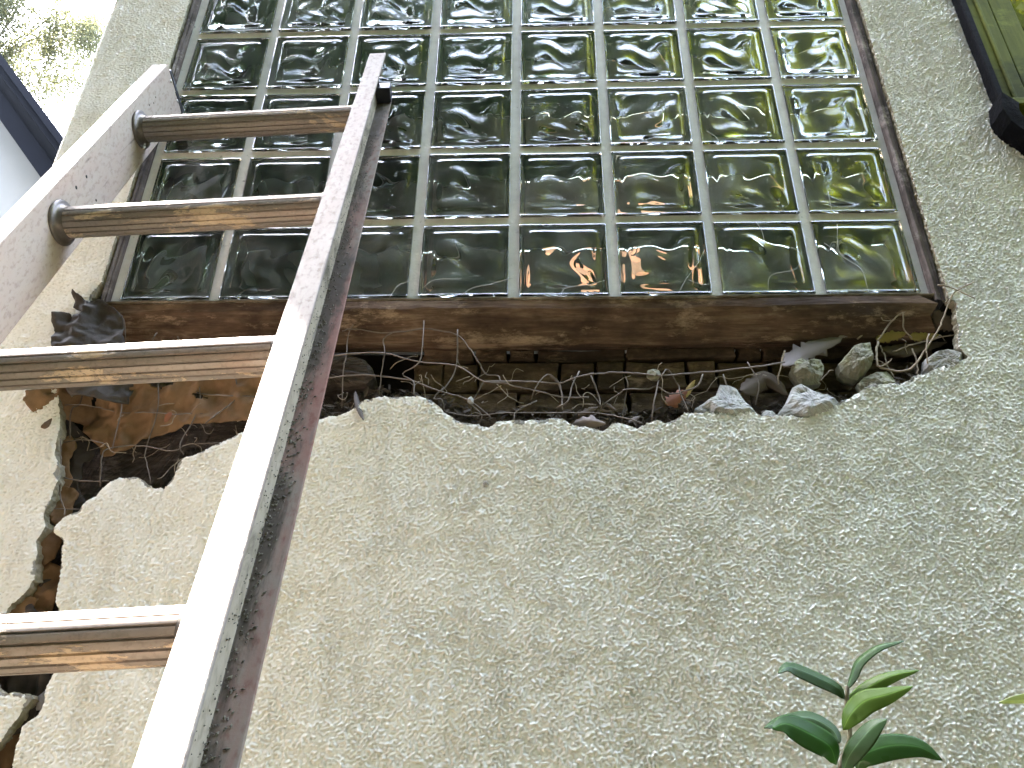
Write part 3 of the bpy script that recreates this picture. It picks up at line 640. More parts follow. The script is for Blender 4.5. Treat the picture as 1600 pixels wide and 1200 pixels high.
# black tarred sill end: a chamfered block running under the window
pr = [(px2x(1486)-.010, zb+.006), (px2x(1486)-.016, zb-.030), (px2x(1486)-.009, zb-.055), (px2x(1486)+.028, zb-.105), (px2x(1486)+.042, zb-.108)]
q = MB(); fr = [(x, -.058+.008*i/4, z) for i, (x, z) in enumerate(pr)]; inn = [(px2x(1497), -.056, zb-.017), (px2x(1497)-.004, -.056, zb-.034), (px2x(1497)+.0, -.055, zb-.052), (px2x(1497)+.03, -.052, zb-.096), (px2x(1497)+.036, -.052, zb-.1)]
n5 = len(fr); V = fr+inn+[(x, .03, z) for x, y, z in fr]+[(x, .03, z) for x, y, z in inn]
F = []
for k in range(n5-1): F += [(k, k+1, n5+k+1, n5+k), (k+1, k, 2*n5+k, 2*n5+k+1), (n5+k, n5+k+1, 3*n5+k+1, 3*n5+k)]
F += [(0, n5, 3*n5, 2*n5), (n5-1, 3*n5-1, 4*n5-1, 2*n5-1)]
q.add(V, F); q.build('sill_end', BLK, house)
q = MB(); q.box(px2x(1497)-.004, 1.75, -.012, .03, zb-.06, zb-.017); q.build('sill_recess', BLK, house)  # black fill standing in for the shade under the sill
q = MB(); q.box(px2x(1497)+.016, 1.75, -.030, .03, zb-.088, zb-.062); bevel(q.build('sill_apron', GREEN, house), .002)
q = MB(); q.box(px2x(1497)+.030, 1.75, -.050, .03, zb-.108, zb-.090); bevel(q.build('sill_apron', BLK, house), .002)

# ================================================================ NEIGHBOURING HOUSE
NY = 3.0
nb_ = thing('neighbouring_house', 'white neighbouring house with dark navy eave boards against the bright sky', 'house', (-5, NY, GZ))
A = at(0, 97, NY); B2 = at(90, 218, NY); e = (B2-A).normalized(); pz = Vector((-e.z, 0, e.x)); pz = -pz if pz.z > 0 else pz
A = A-e*6; L = 12.
NAVY = mat_simple('navy_trim_paint', (.0035, .004, .007), .8, spec=.05, var=(.005, .0058, .010), scale=5)
NGREY = mat_simple('grey_eave_metal', (.007, .0075, .010), .7, 0, .08); NWHITE = mat_simple('pale_wall_paint', (.30, .285, .27), .9, spec=.1, var=(.27, .26, .245), scale=2)
def nb_bar(name, a, c, y0, y1, mat):
    q = MB(); V = []
    for y in (y0, y1):
        for s, t in ((0, a), (L, a), (L, c), (0, c)): p = A+e*s+pz*t; V.append((p.x, NY+y, p.z))
    q.add(V, [(0, 1, 2, 3), (7, 6, 5, 4), (0, 4, 5, 1), (1, 5, 6, 2), (2, 6, 7, 3), (3, 7, 4, 0)]); return q.build(name, mat, nb_)
wpx = (at(0, 185, NY)-at(0, 97, NY)).dot(pz)
nb_bar('roof_edge', -.03, wpx*.06, -.40, 3, NAVY); nb_bar('gutter', wpx*.05, wpx*.22, -.36, -.22, NAVY); nb_bar('soffit', wpx*.04, wpx*.52, -.20, .1, NGREY); nb_bar('fascia_board', wpx*.50, wpx*.98, -.24, .1, NAVY)
q = MB(); a0 = A+pz*(wpx*.9); kk_ = (a0.z-1.0)/-e.z; a1 = a0+e*kk_
V = [(a0.x, NY, a0.z), (a1.x, NY, a1.z), (a1.x, NY, GZ), (a0.x, NY, GZ)]
q.add(V+[(x, NY+4, z) for x, y, z in V], [(0, 3, 2, 1), (4, 5, 6, 7), (0, 1, 5, 4), (1, 2, 6, 5), (2, 3, 7, 6), (3, 0, 4, 7)]); q.build('wall', NWHITE, nb_)

# ================================================================ LADDER
LO = Vector((-0.58669471, -0.08552639, 0.43117406)); LA = Vector((0.99818396, 0.01009785, 0.05938691)); LD = Vector((0.0132258, 0.9250588, -0.3795936)); LU = Vector((-0.05876947, 0.37968968, 0.92324531))
LWD, LFW, LDP, LT1, LSP = .3413871, .02744439, .08159197, .18707787, .3048
LLEN = (LO.z-GZ)/LU.z-.01
lad = thing('aluminium_ladder', 'worn paint-spattered aluminium ladder leaning on the glass block window', 'ladder')
Ml = Matrix.Identity(4)
for i in range(3): Ml[i][0] = LA[i]; Ml[i][1] = LD[i]; Ml[i][2] = LU[i]; Ml[i][3] = LO[i]
Mbase = Ml @ Matrix.Translation((0, 0, -LLEN)); lad.matrix_basis = Mbase
T = lambda lat, dep, t: Ml @ Vector((lat, dep, -t))
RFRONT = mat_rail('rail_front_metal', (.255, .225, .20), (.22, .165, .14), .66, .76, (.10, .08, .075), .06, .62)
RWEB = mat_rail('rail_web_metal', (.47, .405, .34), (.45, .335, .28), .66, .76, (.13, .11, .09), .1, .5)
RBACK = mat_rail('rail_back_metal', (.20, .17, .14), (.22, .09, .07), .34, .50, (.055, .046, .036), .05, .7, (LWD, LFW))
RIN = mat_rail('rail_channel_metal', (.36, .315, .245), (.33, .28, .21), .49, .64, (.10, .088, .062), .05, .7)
BLKP = mat_simple('black_plastic', (.012, .012, .018), .35, var=(.02, .02, .03))
TH = .0028
def rail(side):
    # side -1: web's inner face at lat 0, flanges towards -lat; +1: web's inner face at LWD
    s = side; x0 = 0 if s < 0 else LWD
    f = lambda k: x0+s*k
    fw = LFW
    # outline of the C section, walked round (lat offset, depth, material)
    prof = [(0, 0, 0), (fw, 0, 0), (fw, .004, 3), (TH, .004, 3), (TH, LDP-TH, 2), (fw, LDP-TH, 2), (fw, LDP, 2), (0, LDP, 1)]
    b = MB(); ts = [0, .004]+[.02+(LLEN-.02)*k/40 for k in range(41)]
    for t in ts:
        for k, d, mi in prof:
            dd = d
            if t == 0: dd = .004+(d-.004)*.96
            b.V.append(T(f(k), dd, t))
    n = len(prof)
    for j in range(len(ts)-1):
        for k in range(n):
            q = (j*n+k, j*n+(k+1) % n, (j+1)*n+(k+1) % n, (j+1)*n+k)
            b.F.append(q if s < 0 else q[::-1]); b.I.append(prof[k][2])
    b.F.append(tuple(range(n)) if s > 0 else tuple(reversed(range(n)))); b.I.append(1)
    o = b.build('rail', [RFRONT, RWEB, RBACK, RIN], lad); bevel(o, .0013, 2, 50); return o
rl = rail(-1); rr = rail(1)
bm_fix = None
# rungs with their flared collars
RUNG = mat_rung(); COLLAR = mat_simple('collar_metal', (.17, .145, .125), .38, .5, var=(.08, .068, .058), scale=60)
def rung_profile():
    out = []; N = 160
    for k in range(N):
        a = 2*math.pi*k/N; r = .0195
        deg = math.degrees(a) % 360         # 0: towards the wall, 90: up, 180: towards the viewer
        if 150 < deg < 285:
            g = (deg-150)/135*6; fr = abs((g % 1)-.5)
            if fr > .41: r -= .0019
        if 60 < deg < 125: r = min(r, .0178/max(.3, math.sin(a)))
        out.append((math.cos(a)*r, math.sin(a)*r))
    return out
RP = rung_profile()
ROT = math.atan2(-LD.z, LD.y)    # rungs sit level: up of the profile is the world's up
nr = int((LLEN-LT1-.1)/LSP)+1; ring_src = None
for k in range(nr):
    t = LT1+k*LSP; b = MB(); n = len(RP); secs = 24
    for j in range(secs+1):
        lat = .001+(LWD-.002)*j/secs; c = T(lat, LDP*.5, t)
        for a, u in RP: b.V.append(c+Vector((0, 1, 0))*a+Vector((0, 0, 1))*u)
    for j in range(secs):
        for q in range(n): b.F.append((j*n+q, j*n+(q+1) % n, (j+1)*n+(q+1) % n, (j+1)*n+q)); b.I.append(0)
    ro = b.build('rung', RUNG, lad)
    for sgn in (0, 1):
        cb = MB(); NN = 32
        pr2 = [(.0002, .0275), (.0022, .0288), (.0040, .0284), (.0054, .0250), (.0066, .0222), (.0098, .0206), (.013, .0200)]
        for h, r in pr2:
            c = T(h if sgn == 0 else LWD-h, LDP*.5, t)
            for q in range(NN): a = 2*math.pi*q/NN; cb.V.append(c+Vector((0, math.cos(a)*r, math.sin(a)*r)))
        for j in range(len(pr2)-1):
            for q in range(NN):
                f = (j*NN+q, j*NN+(q+1) % NN, (j+1)*NN+(q+1) % NN, (j+1)*NN+q); cb.F.append(f if sgn == 0 else f[::-1]); cb.I.append(0)
        cb.build('collar', COLLAR, ro, True)
# end caps of black plastic in the rail tops
for side, par in ((-1, rl), (1, rr)):
    s = side; x0 = 0 if s < 0 else LWD
    b = MB()
    fr = lambda p: T(x0+s*p.x, p.y, -p.z)
    if s < 0: b.box(-.0012, LFW-.004, .010, LDP+.001, -.004, .0045, fr=fr); b.box(-.0014, .001, .045, LDP+.001, -.0065, .002, fr=fr)
    else:
        b.box(TH+.001, LFW+.001, LDP-.030, LDP-TH-.001, -.022, .006, fr=fr); b.box(TH+.001, .010, .030, LDP-.031, -.012, .003, fr=fr)
    bevel(b.build('end_cap', BLKP, par), .0015, 2)
    if s > 0:
        b = MB(); b.box(TH+.001, LFW*.7, .006, .030, -.034, -.004, fr=fr); bevel(b.build('end_bracket', mat_simple('oxidised_bracket', (.10, .085, .06), .6, var=(.20, .17, .12), scale=60), par), .002, 2)
# rivets, rust specks and drill holes on the inner web of the far rail
RIV = mat_simple('rivet_metal', (.36, .33, .30), .4, .6); HOLEM = mat_simple('drill_hole_dark', (.015, .013, .012), .9)
def lat_pt(px, py):
    """where the sight line through a pixel meets the far rail's inner web"""
    d = Vector(FW + RX*(px-800)/FPX - UP*(py-600)/FPX); c = Vector(CAM); k = (LO-c).dot(LA)/d.dot(LA); return c+d*k
for (px, py, r, mt, nm) in ((267, 127, .0034, RIV, 'rivet'), (277, 158, .0034, RIV, 'rivet'), (233, 164, .0016, HOLEM, 'drill_hole'), (240, 161, .0013, HOLEM, 'drill_hole'), (243, 152, .0015, HOLEM, 'drill_hole'), (267, 170, .0014, HOLEM, 'drill_hole'), (135, 276, .0024, HOLEM, 'drill_hole'), (119, 293, .0026, HOLEM, 'drill_hole'), (150, 313, .0020, HOLEM, 'drill_hole')):
    c = lat_pt(px, py); b = MB(); N = 12; dome = nm == 'rivet'
    for h, rr_ in ((.0002, r), (.0009 if dome else .0004, r*.86), (.0016 if dome else .00045, r*.45)):
        for q in range(N): a = 2*math.pi*q/N; b.V.append(c+LA*h+LD*math.cos(a)*rr_+LU*math.sin(a)*rr_)
    for j in range(2):
        for q in range(N): b.F.append((j*N+q, j*N+(q+1) % N, (j+1)*N+(q+1) % N, (j+1)*N+q)); b.I.append(0)
    b.F.append(tuple(2*N+q for q in range(N))); b.I.append(0)
    b.build(nm, mt, rl, True)
# caked dirt in the near rail's channel corner
GRIME = mat_simple('caked_dirt', (.05, .043, .033), .95, var=(.15, .135, .10), scale=80)
b = MB(); rg = random.Random(5)
for k in range(1500):
    t = rg.uniform(.16, 1.45); d = rg.gauss(.070, .010); d = min(max(d, .010), LDP-TH-.0006)
    onb = rg.random() < .6
    if onb: c = Vector((LWD+rg.triangular(TH, LFW*.75, TH+.0005), LDP-TH-.0006, -t)); n1, n2 = Vector((1, 0, 0)), Vector((0, 0, 1)); up = Vector((0, -1, 0))
    else: c = Vector((LWD+TH+.0006, d, -t)); n1, n2 = Vector((0, 1, 0)), Vector((0, 0, 1)); up = Vector((1, 0, 0))
    a = rg.gauss(.9, .5); l = rg.uniform(.0006, .0026)*(1 if onb else .7); dr = n1*math.cos(a)+n2*math.sin(a); sd_ = n1*-math.sin(a)+n2*math.cos(a); w_ = l*rg.uniform(.3, .7); h = rg.uniform(.0004, .0012)
    P = [c-dr*l, c+sd_*w_, c+dr*l, c-sd_*w_, c+up*h]
    b.add([Ml @ p for p in P], [(0, 1, 4), (1, 2, 4), (2, 3, 4), (3, 0, 4)])
tag(b.build('caked_dirt', GRIME, rr), kind='stuff')

# ================================================================ RUBBLE, LEAVES AND TWIGS IN THE HOLE
ST_G = mat_stone('mossy_cement_chunk', (.12, .115, .08), (.30, .29, .23), .75); ST_W = mat_stone('pale_cement_chunk', (.20, .20, .195), (.52, .52, .51), .15); ST_D = mat_stone('grey_cement_chunk', (.20, .195, .18), (.42, .41, .39), .2)
def chunk(name, px, Y, th, mat, label, seed, group='broken pieces of cement in the hole', cat='rubble'):
    """a broken lump: outline at those pixels on y = Y, its front cut by a few random planes"""
    P = roughen([(p.x, p.z) for p in (at(x, y, Y) for x, y in px)], True, .003, .0006, seed); n = len(P); c = P.mean(0); rg = np.random.default_rng(seed)
    ext = np.hypot(*(P-c).T).max(); planes = []
    for k in range(6):
        a = 2*math.pi*(k+rg.uniform(-.3, .3))/6; sl = rg.uniform(.35, 1.15)*(1.5 if math.sin(a) < 0 else 1); off = ext*rg.uniform(.55, .95); planes.append((math.cos(a)*sl, math.sin(a)*sl, off*sl))
    top = th*rg.uniform(.8, 1.); tilt = rg.uniform(-.25, .25, 2)
    def h(x, z):
        u, v = x-c[0], z-c[1]; d = min([o-(p*u+q*v) for p, q, o in planes]+[top+tilt[0]*u+(tilt[1]+.35)*v*-1])
        return max(d, th*.12)+th*.16*mnoise.noise((x*150, z*150, seed))+th*.07*mnoise.noise((x*480, z*480, seed))
    V = []; K = 9; w_ = max(3, n//14); ker = np.ones(2*w_+1)/(2*w_+1)
    PS = np.stack([np.convolve(np.concatenate([P[-w_:, q_], P[:, q_], P[:w_, q_]]), ker, 'valid') for q_ in (0, 1)], 1)
    for s, dy in ((.8, th*1.5), (1.0, th*.7)):
        for x, z in P: V.append((c[0]+(x-c[0])*s, Y+dy, c[1]+(z-c[1])*s))
    for k in range(K):
        s = 1-k/(K-.3)
        mxx = min(1, k/2.)
        for x, z in P*(1-mxx)+PS*mxx:
            X, Z = c[0]+(x-c[0])*s, c[1]+(z-c[1])*s; hh = h(X, Z)*(1 if k else .15); V.append((X, Y-hh, Z))
    R_ = K+2; F = [(r*n+k, r*n+(k+1) % n, (r+1)*n+(k+1) % n, (r+1)*n+k) for r in range(R_-1) for k in range(n)]
    F.append(tuple((R_-1)*n+k for k in range(n))); F.append(tuple(reversed(range(n))))
    b = MB(); b.add(V, F); o = b.build(name, mat, None, False)
    base = Vector((c[0], Y, P[:, 1].min())); o.data.transform(Matrix.Translation(-base)); o.location = base
    return tag(o, label, cat, group)
chunk('cement_chunk', [(1240, 566), (1252, 560), (1262, 563), (1272, 560), (1283, 562), (1288, 574), (1285, 588), (1280, 595), (1283, 600), (1262, 602), (1250, 600), (1244, 590), (1236, 580)], .004, .017, ST_G, 'mossy green cement chunk under the torn pale leaf', 31)
chunk('cement_chunk', [(1335, 540), (1345, 536), (1360, 535), (1362, 552), (1361, 572), (1355, 580), (1340, 594), (1325, 590), (1312, 582), (1310, 570), (1318, 558), (1325, 552)], .004, .02, ST_G, 'tall mossy cement chunk standing beside the twig', 32)
chunk('cement_chunk', [(1340, 600), (1350, 590), (1368, 582), (1385, 580), (1395, 590), (1402, 602), (1392, 616), (1362, 618), (1344, 614)], -.001, .014, ST_G, 'flat greenish cement chunk lying in front of the tall mossy one', 33)
chunk('cement_chunk', [(1443, 580), (1445, 562), (1462, 551), (1480, 549), (1497, 552), (1512, 556), (1500, 572), (1478, 586), (1450, 592)], -.001, .014, ST_D, 'grey cement chunk wedged in the corner below the twig', 34)
chunk('cement_chunk', [(1086, 640), (1100, 630), (1118, 618), (1125, 602), (1140, 604), (1150, 608), (1160, 622), (1172, 636), (1186, 650), (1150, 660), (1100, 655)], -.004, .016, ST_W, 'white broken cement chunk rising over the stucco edge', 35)
chunk('cement_chunk', [(1214, 648), (1228, 630), (1238, 606), (1252, 600), (1265, 607), (1285, 619), (1302, 624), (1317, 634), (1300, 648), (1260, 660), (1225, 656)], -.004, .017, ST_W, 'grey and white cement chunk with a long sloping face', 36)
chunk('cement_chip', [(1190, 646), (1197, 641), (1207, 642), (1212, 647), (1204, 656), (1192, 655)], -.005, .005, ST_W, 'tiny pale cement chip between the two white chunks', 37)
chunk('cement_chip', [(1012, 580), (1020, 577), (1029, 579), (1033, 586), (1028, 593), (1018, 593), (1011, 588)], -.004, .005, ST_G, 'small pale chip hanging on the wire mesh', 38)
chunk('cement_chip', [(731, 622), (736, 619), (740, 624), (740, 629), (734, 630), (730, 627)], -.004, .004, ST_W, 'tiny white crumb caught on a wire joint', 39)
chunk('cement_chip', [(754, 754), (760, 750), (764, 756), (760, 761), (755, 760)], YS-.002, .003, ST_D, 'tiny grey pebble stuck on the smooth stucco', 40)
def blade(pts_px, width_px, ys, roll=.6, fold=.25, n=10, nw=4, ragged=0, seed=1):
    """leaf blade along a midrib of pixels with depths ys; returns V, F"""
    C = smoothpath([at(x, y, yy) for (x, y), yy in zip(pts_px, ys)], max(2, n//(len(pts_px)-1))); rg = random.Random(seed)
    wm = width_px/FPX*(C[0]-Vector(CAM)).dot(Vector(FW)); V = []; N = len(C)
    for k, p in enumerate(C):
        t = (C[min(k+1, N-1)]-C[max(k-1, 0)]).normalized(); view = (p-Vector(CAM)).normalized()
        s = t.cross(view).normalized(); nn = s.cross(t).normalized()
        sd_ = (s*math.cos(roll)+nn*math.sin(roll)).normalized(); up = sd_.cross(t)
        u = k/(N-1); wv = wm*.5*(math.sin(math.pi*min(1, u**.85))**.75 if 0 < u < 1 else .02)
        for j in range(-nw, nw+1):
            q = j/nw; r = 1+(rg.uniform(-ragged, ragged) if abs(j) == nw else 0)
            V.append(p+sd_*wv*q*r+up*(abs(q)*fold*wv+.04*wv*math.sin(7*u)))
    m = 2*nw+1; F = [(k*m+j, k*m+j+1, (k+1)*m+j+1, (k+1)*m+j) for k in range(N-1) for j in range(m-1)]
    return V, F
LBROWN = mat_leaf('dry_brown_leaf', (.065, .048, .036), (.13, .10, .075), .12, .7); LPALE = mat_leaf('dry_pale_leaf', (.15, .12, .115), (.25, .215, .215), .12, .55); LYEL = mat_leaf('dry_yellow_leaf', (.30, .22, .07), (.40, .32, .13), .2, .55); LRED = mat_leaf('dry_red_leaf', (.19, .075, .045), (.28, .13, .08), .15, .55)
def dry_leaf(pts, wpx_, ys, mat, label, seed, roll=.4, ragged=.5, fold=.2):
    V, F = blade(pts, wpx_, ys, roll, fold, 18, 3, ragged, seed); o = mesh('dry_leaf', V, F, mat, None, True)
    c = sum(V, Vector())/len(V); o.data.transform(Matrix.Translation(-c)); o.location = c; m = o.modifiers.new('thick', 'SOLIDIFY'); m.thickness = .0008
    return tag(o, label, 'leaf', 'dry leaves in the hole')
dry_leaf([(1224, 573), (1245, 556), (1275, 545), (1316, 528)], 34, (-.002, .006, .010, .012), LPALE, 'pale torn leaf lying over the mossy chunk', 51, .5, .6)
dry_leaf([(1310, 527), (1328, 522), (1352, 519)], 8, (.012, .014, .016), LPALE, 'narrow curled pale leaf at the end of the torn leaf', 52, .5, .2)
dry_leaf([(1368, 530), (1392, 525), (1416, 521)], 17, (.015, .012, .01), LYEL, 'yellow leaf fragment behind the twig', 53, .3, .4)
dry_leaf([(1420, 526), (1438, 526), (1470, 524)], 14, (.012, .012, .012), LYEL, 'narrow yellow leaf fragment at the corner', 54, .4, .4)
dry_leaf([(1458, 486), (1478, 505), (1498, 516)], 26, (.0, .004, .006), LBROWN, 'brown leaf tucked under the stucco corner', 55, .4, .5)
dry_leaf([(1432, 506), (1452, 508), (1470, 514)], 22, (.012, .012, .014), LBROWN, 'crumpled brown leaf under the frame corner', 56, .5, .5)
dry_leaf([(1375, 545), (1420, 545), (1480, 535)], 24, (.02, .02, .02), LBROWN, 'long brown leaf lying behind the twigs', 57, .7, .3)
dry_leaf([(1040, 632), (1056, 622), (1074, 610)], 24, (.006, .004, .002), LRED, 'reddish brown leaf below the wire', 58, .5, .4)
dry_leaf([(1070, 622), (1078, 606), (1086, 594)], 9, (.004, .003, .002), LYEL, 'narrow ochre leaf strip beside the reddish leaf', 59, .3, .2)
dry_leaf([(1158, 612), (1180, 600), (1200, 592), (1232, 618)], 34, (.004, .01, .012, .008), LBROWN, 'crumpled brown leaf between the two white chunks', 60, .4, .22, .5)
dry_leaf([(895, 662), (918, 658), (946, 662)], 22, (-.004, -.012, -.014), mat_leaf('dry_grey_leaf', (.14, .12, .12), (.24, .19, .16), .1, .6), 'dark grey dead leaf on the stucco edge', 61, .5, .3, .5)
dry_leaf([(902, 650), (920, 642), (934, 636)], 11, (-.002, -.004, -.004), LBROWN, 'brown bark shred above the dark grey leaf', 62, .4, .4)
dry_leaf([(982, 660), (992, 655), (1000, 650)], 7, (-.002, -.002, -.002), LPALE, 'small grey leaf scrap on the stucco edge', 63, .4, .4)
dry_leaf([(945, 630), (954, 636), (962, 641)], 6, (.0, .0, .0), LBROWN, 'small leaf scrap under the sloping wire', 64, .4, .3)
dry_leaf([(555, 612), (560, 635), (568, 657)], 9, (-.002, -.014, -.022), mat_leaf('dry_dark_leaf', (.05, .04, .035), (.09, .075, .065), .05, .6), 'dark curled leaf hanging over the stucco beside the ladder', 65, .3, .2, .4)
dry_leaf([(64, 668), (72, 664), (81, 654)], 9, (-.02, -.02, -.018), mat_leaf('dry_dark_brown_leaf', (.10, .065, .045), (.15, .10, .07), .05, .6), 'small brown leaf hanging below the torn brown paper', 66, .2, .1)
dry_leaf([(258, 660), (263, 650), (268, 644)], 9, (-.012, -.014, -.014), LRED, 'small brown leaf on the torn brown paper', 67, .2, .1)
def twig(name, lines, label):
    b = MB()
    for pts, ys, r, tp_ in lines:
        P = smoothpath([at(x, y, yy) for (x, y), yy in zip(pts, ys)], 5); P = [p+Vector((random.gauss(0, .0004), random.gauss(0, .0005), random.gauss(0, .0004))) for p in P]
        b.tube(P, r, 6, 0, tp_)
    o = b.build(name, TWIG, None, True); c = o.data.vertices[0].co.copy(); o.data.transform(Matrix.Translation(-c)); o.location = c
    return tag(o, label, 'twig', 'twigs in the hole')
twig('twig', [([(1372, 534), (1369, 552), (1370, 564), (1376, 574), (1407, 580), (1430, 570), (1452, 537), (1466, 515), (1475, 495), (1490, 458), (1522, 441)], (.004, .002, 0, -.002, -.004, -.008, -.014, -.018, -.022, -.028, -.03), .0018, .55),
              ([(1466, 445), (1487, 450), (1522, 466)], (-.029, -.028, -.032), .0013, .7), ([(1451, 522), (1447, 542), (1450, 567)], (-.014, -.014, -.012), .0011, .8), ([(1375, 573), (1385, 569), (1394, 561)], (-.003, -.004, -.006), .0012, .6)], 'long pale forked twig reaching out over the stucco corner')
twig('twig', [([(1371, 533), (1385, 512), (1397, 498), (1412, 488), (1430, 484), (1457, 482)], (.004, .002, 0, -.002, -.002, 0), .0014, .7), ([(1412, 472), (1411, 490), (1413, 515), (1425, 528)], (-.002, -.002, .002, .006), .0013, .7), ([(1395, 502), (1380, 500), (1371, 486)], (0, 0, 0), .0009, .8)], 'dark twig bent under the frame corner')
twig('twig', [([(1375, 540), (1382, 555), (1386, 570), (1398, 590)], (.01, .008, .006, .004), .0011, .8), ([(1355, 561), (1372, 563), (1386, 572)], (.004, .002, 0), .0009, .7)], 'thin brown twig standing among the mossy chunks')
twig('twig', [([(1340, 530), (1352, 518), (1362, 507)], (.012, .012, .012), .0013, .7)], 'straight thin twig lying behind the yellow leaf')
twig('twig', [([(1226, 548), (1222, 562), (1216, 590), (1217, 600)], (.002, 0, 0, .002), .0012, .7)], 'short twig standing behind the crumpled brown leaf')
twig('twig', [([(1425, 545), (1432, 565), (1434, 586)], (.004, .002, 0), .0012, .8)], 'short upright twig in front of the dark gap beside the grey corner chunk')
twig('twig', [([(1395, 550), (1420, 540), (1450, 532), (1495, 522)], (.01, .008, .006, .004), .0010, .8)], 'thin level twig running to the stucco corner')
# cobweb threads over the lowest blocks
WEB = mat_simple('cobweb_silk', (.42, .43, .42), .6)
cw = at(960, 466, -.0095); cob = thing('cobweb', 'loose grey cobweb threads across the lowest glass blocks', 'cobweb', cw)
for pl in ([(608, 466), (622, 446), (640, 438), (640, 420)], [(720, 462), (738, 450), (766, 444), (800, 434)], [(875, 464), (884, 450), (920, 445), (945, 438)], [(1060, 458), (1072, 436), (1090, 412), (1100, 392)], [(1075, 437), (1100, 445), (1118, 440)], [(1200, 455), (1205, 430), (1244, 420), (1250, 395), (1232, 385)], [(1308, 350), (1312, 395), (1345, 420), (1357, 455)], [(1288, 380), (1320, 400)], [(1180, 345), (1190, 360), (1196, 385)], [(660, 450), (680, 437), (720, 436)], [(1104, 205), (1120, 215), (1130, 230)], [(1294, 300), (1300, 330)]):
    b = MB(); b.tube(smoothpath([at(x, y, -.0095) for x, y in pl], 4), .00035, 4); b.build('thread', WEB, cob, True)

# ================================================================ CAMELLIA
LG = mat_leaf('camellia_leaf_light', (.075, .135, .018), (.105, .175, .03), .35, .4); LB = mat_leaf('camellia_leaf_glossy', (.026, .056, .016), (.038, .075, .024), .15, .42); LDK = mat_leaf('camellia_leaf_dark', (.035, .085, .018), (.05, .12, .03), .4, .33)
STEM = mat_simple('camellia_stem', (.16, .14, .07), .7, var=(.10, .075, .05), scale=60)
py0 = -.34
cam_root = at(1306, 1330, py0)
cm = thing('camellia', 'young camellia shoot with glossy green leaves before the stucco', 'plant', (cam_root.x, cam_root.y, GZ))
b = MB()
b.tube(smoothpath([Vector((cam_root.x-.03, py0-.02, GZ+.1*k)).lerp(at(1306, 1262, py0), (k/13)**1.0) for k in range(13)]+[at(1307, 1240, py0), at(1310, 1215, py0), at(1316, 1185, py0), at(1328, 1150, py0), at(1323, 1100, py0), at(1324, 1072, py0)], 6), .0022, 7, 0, .75)
b.build('stem', STEM, cm, True)
LEAVES = [([(1325, 1076), (1332, 1056), (1342, 1034), (1372, 1012), (1412, 1002)], 21, (0, -.004, -.01, -.016, -.02), LB, .9, .35),
 ([(1319, 1092), (1310, 1076), (1284, 1062), (1246, 1046), (1228, 1043), (1216, 1053)], 27, (0, -.006, -.012, -.02, -.026, -.03), LB, -.75, .3),
 ([(1326, 1112), (1332, 1096), (1358, 1074), (1396, 1056), (1436, 1048)], 25, (0, -.002, -.004, -.008, -.01), LG, .45, .35),
 ([(1318, 1140), (1330, 1116), (1352, 1096), (1386, 1086), (1426, 1073)], 36, (0, -.014, -.022, -.026, -.03), LG, .35, .3),
 ([(1311, 1162), (1300, 1140), (1264, 1122), (1222, 1127), (1194, 1138)], 34, (0, .004, .004, 0, -.006), LB, -.75, .3),
 ([(1306, 1194), (1296, 1166), (1262, 1146), (1228, 1132), (1206, 1139)], 44, (0, -.016, -.024, -.028, -.03), LDK, -.45, .25),
 ([(1318, 1206), (1328, 1180), (1350, 1152), (1368, 1134), (1386, 1124)], 34, (-.008, -.022, -.03, -.034, -.036), LB, .55, .25),
 ([(1340, 1204), (1350, 1180), (1390, 1166), (1436, 1168), (1472, 1188)], 40, (0, -.008, -.014, -.016, -.014), LDK, .35, .2)]
for i, (pts, wp, dy, mt, rl_, fo) in enumerate(LEAVES):
    V, F = blade(pts, wp, [py0+d for d in dy], rl_, fo, 20, 5, 0, i)
    o = mesh('leaf', V, F, mt, cm, True); at_m = o.data.attributes.new('mid', 'FLOAT', 'POINT'); at_m.data.foreach_set('value', [1-abs(q_ % 11-5)/5 for q_ in range(len(V))]); m = o.modifiers.new('thick', 'SOLIDIFY'); m.thickness = .0006
bp = at(1680, 1110, -.36)
bs = thing('leafy_shrub', 'yellow leaf tip coloured pale as if in sun, reaching in beyond the camellia shoot', 'plant', (bp.x+.02, bp.y, GZ))
b = MB(); b.tube([Vector((bp.x+.02, bp.y, GZ)), Vector((bp.x+.01, bp.y, GZ+.8)), bp, bp+Vector((-.002, 0, .04))], .0024, 7, 0, .7); b.build('stem', STEM, bs, True)
V, F = blade([(1678, 1112), (1640, 1096), (1600, 1092), (1560, 1098)], 18, [-.36, -.37, -.375, -.38], .5, .3, 20, 5, 0, 3)
o = mesh('leaf', V, F, mat_leaf('sun_pale_leaf', (.38, .42, .20), (.46, .50, .28), .3, .4), bs, True); o.modifiers.new('thick', 'SOLIDIFY').thickness = .0006  # pale base colour stands in for sunlight on this leaf

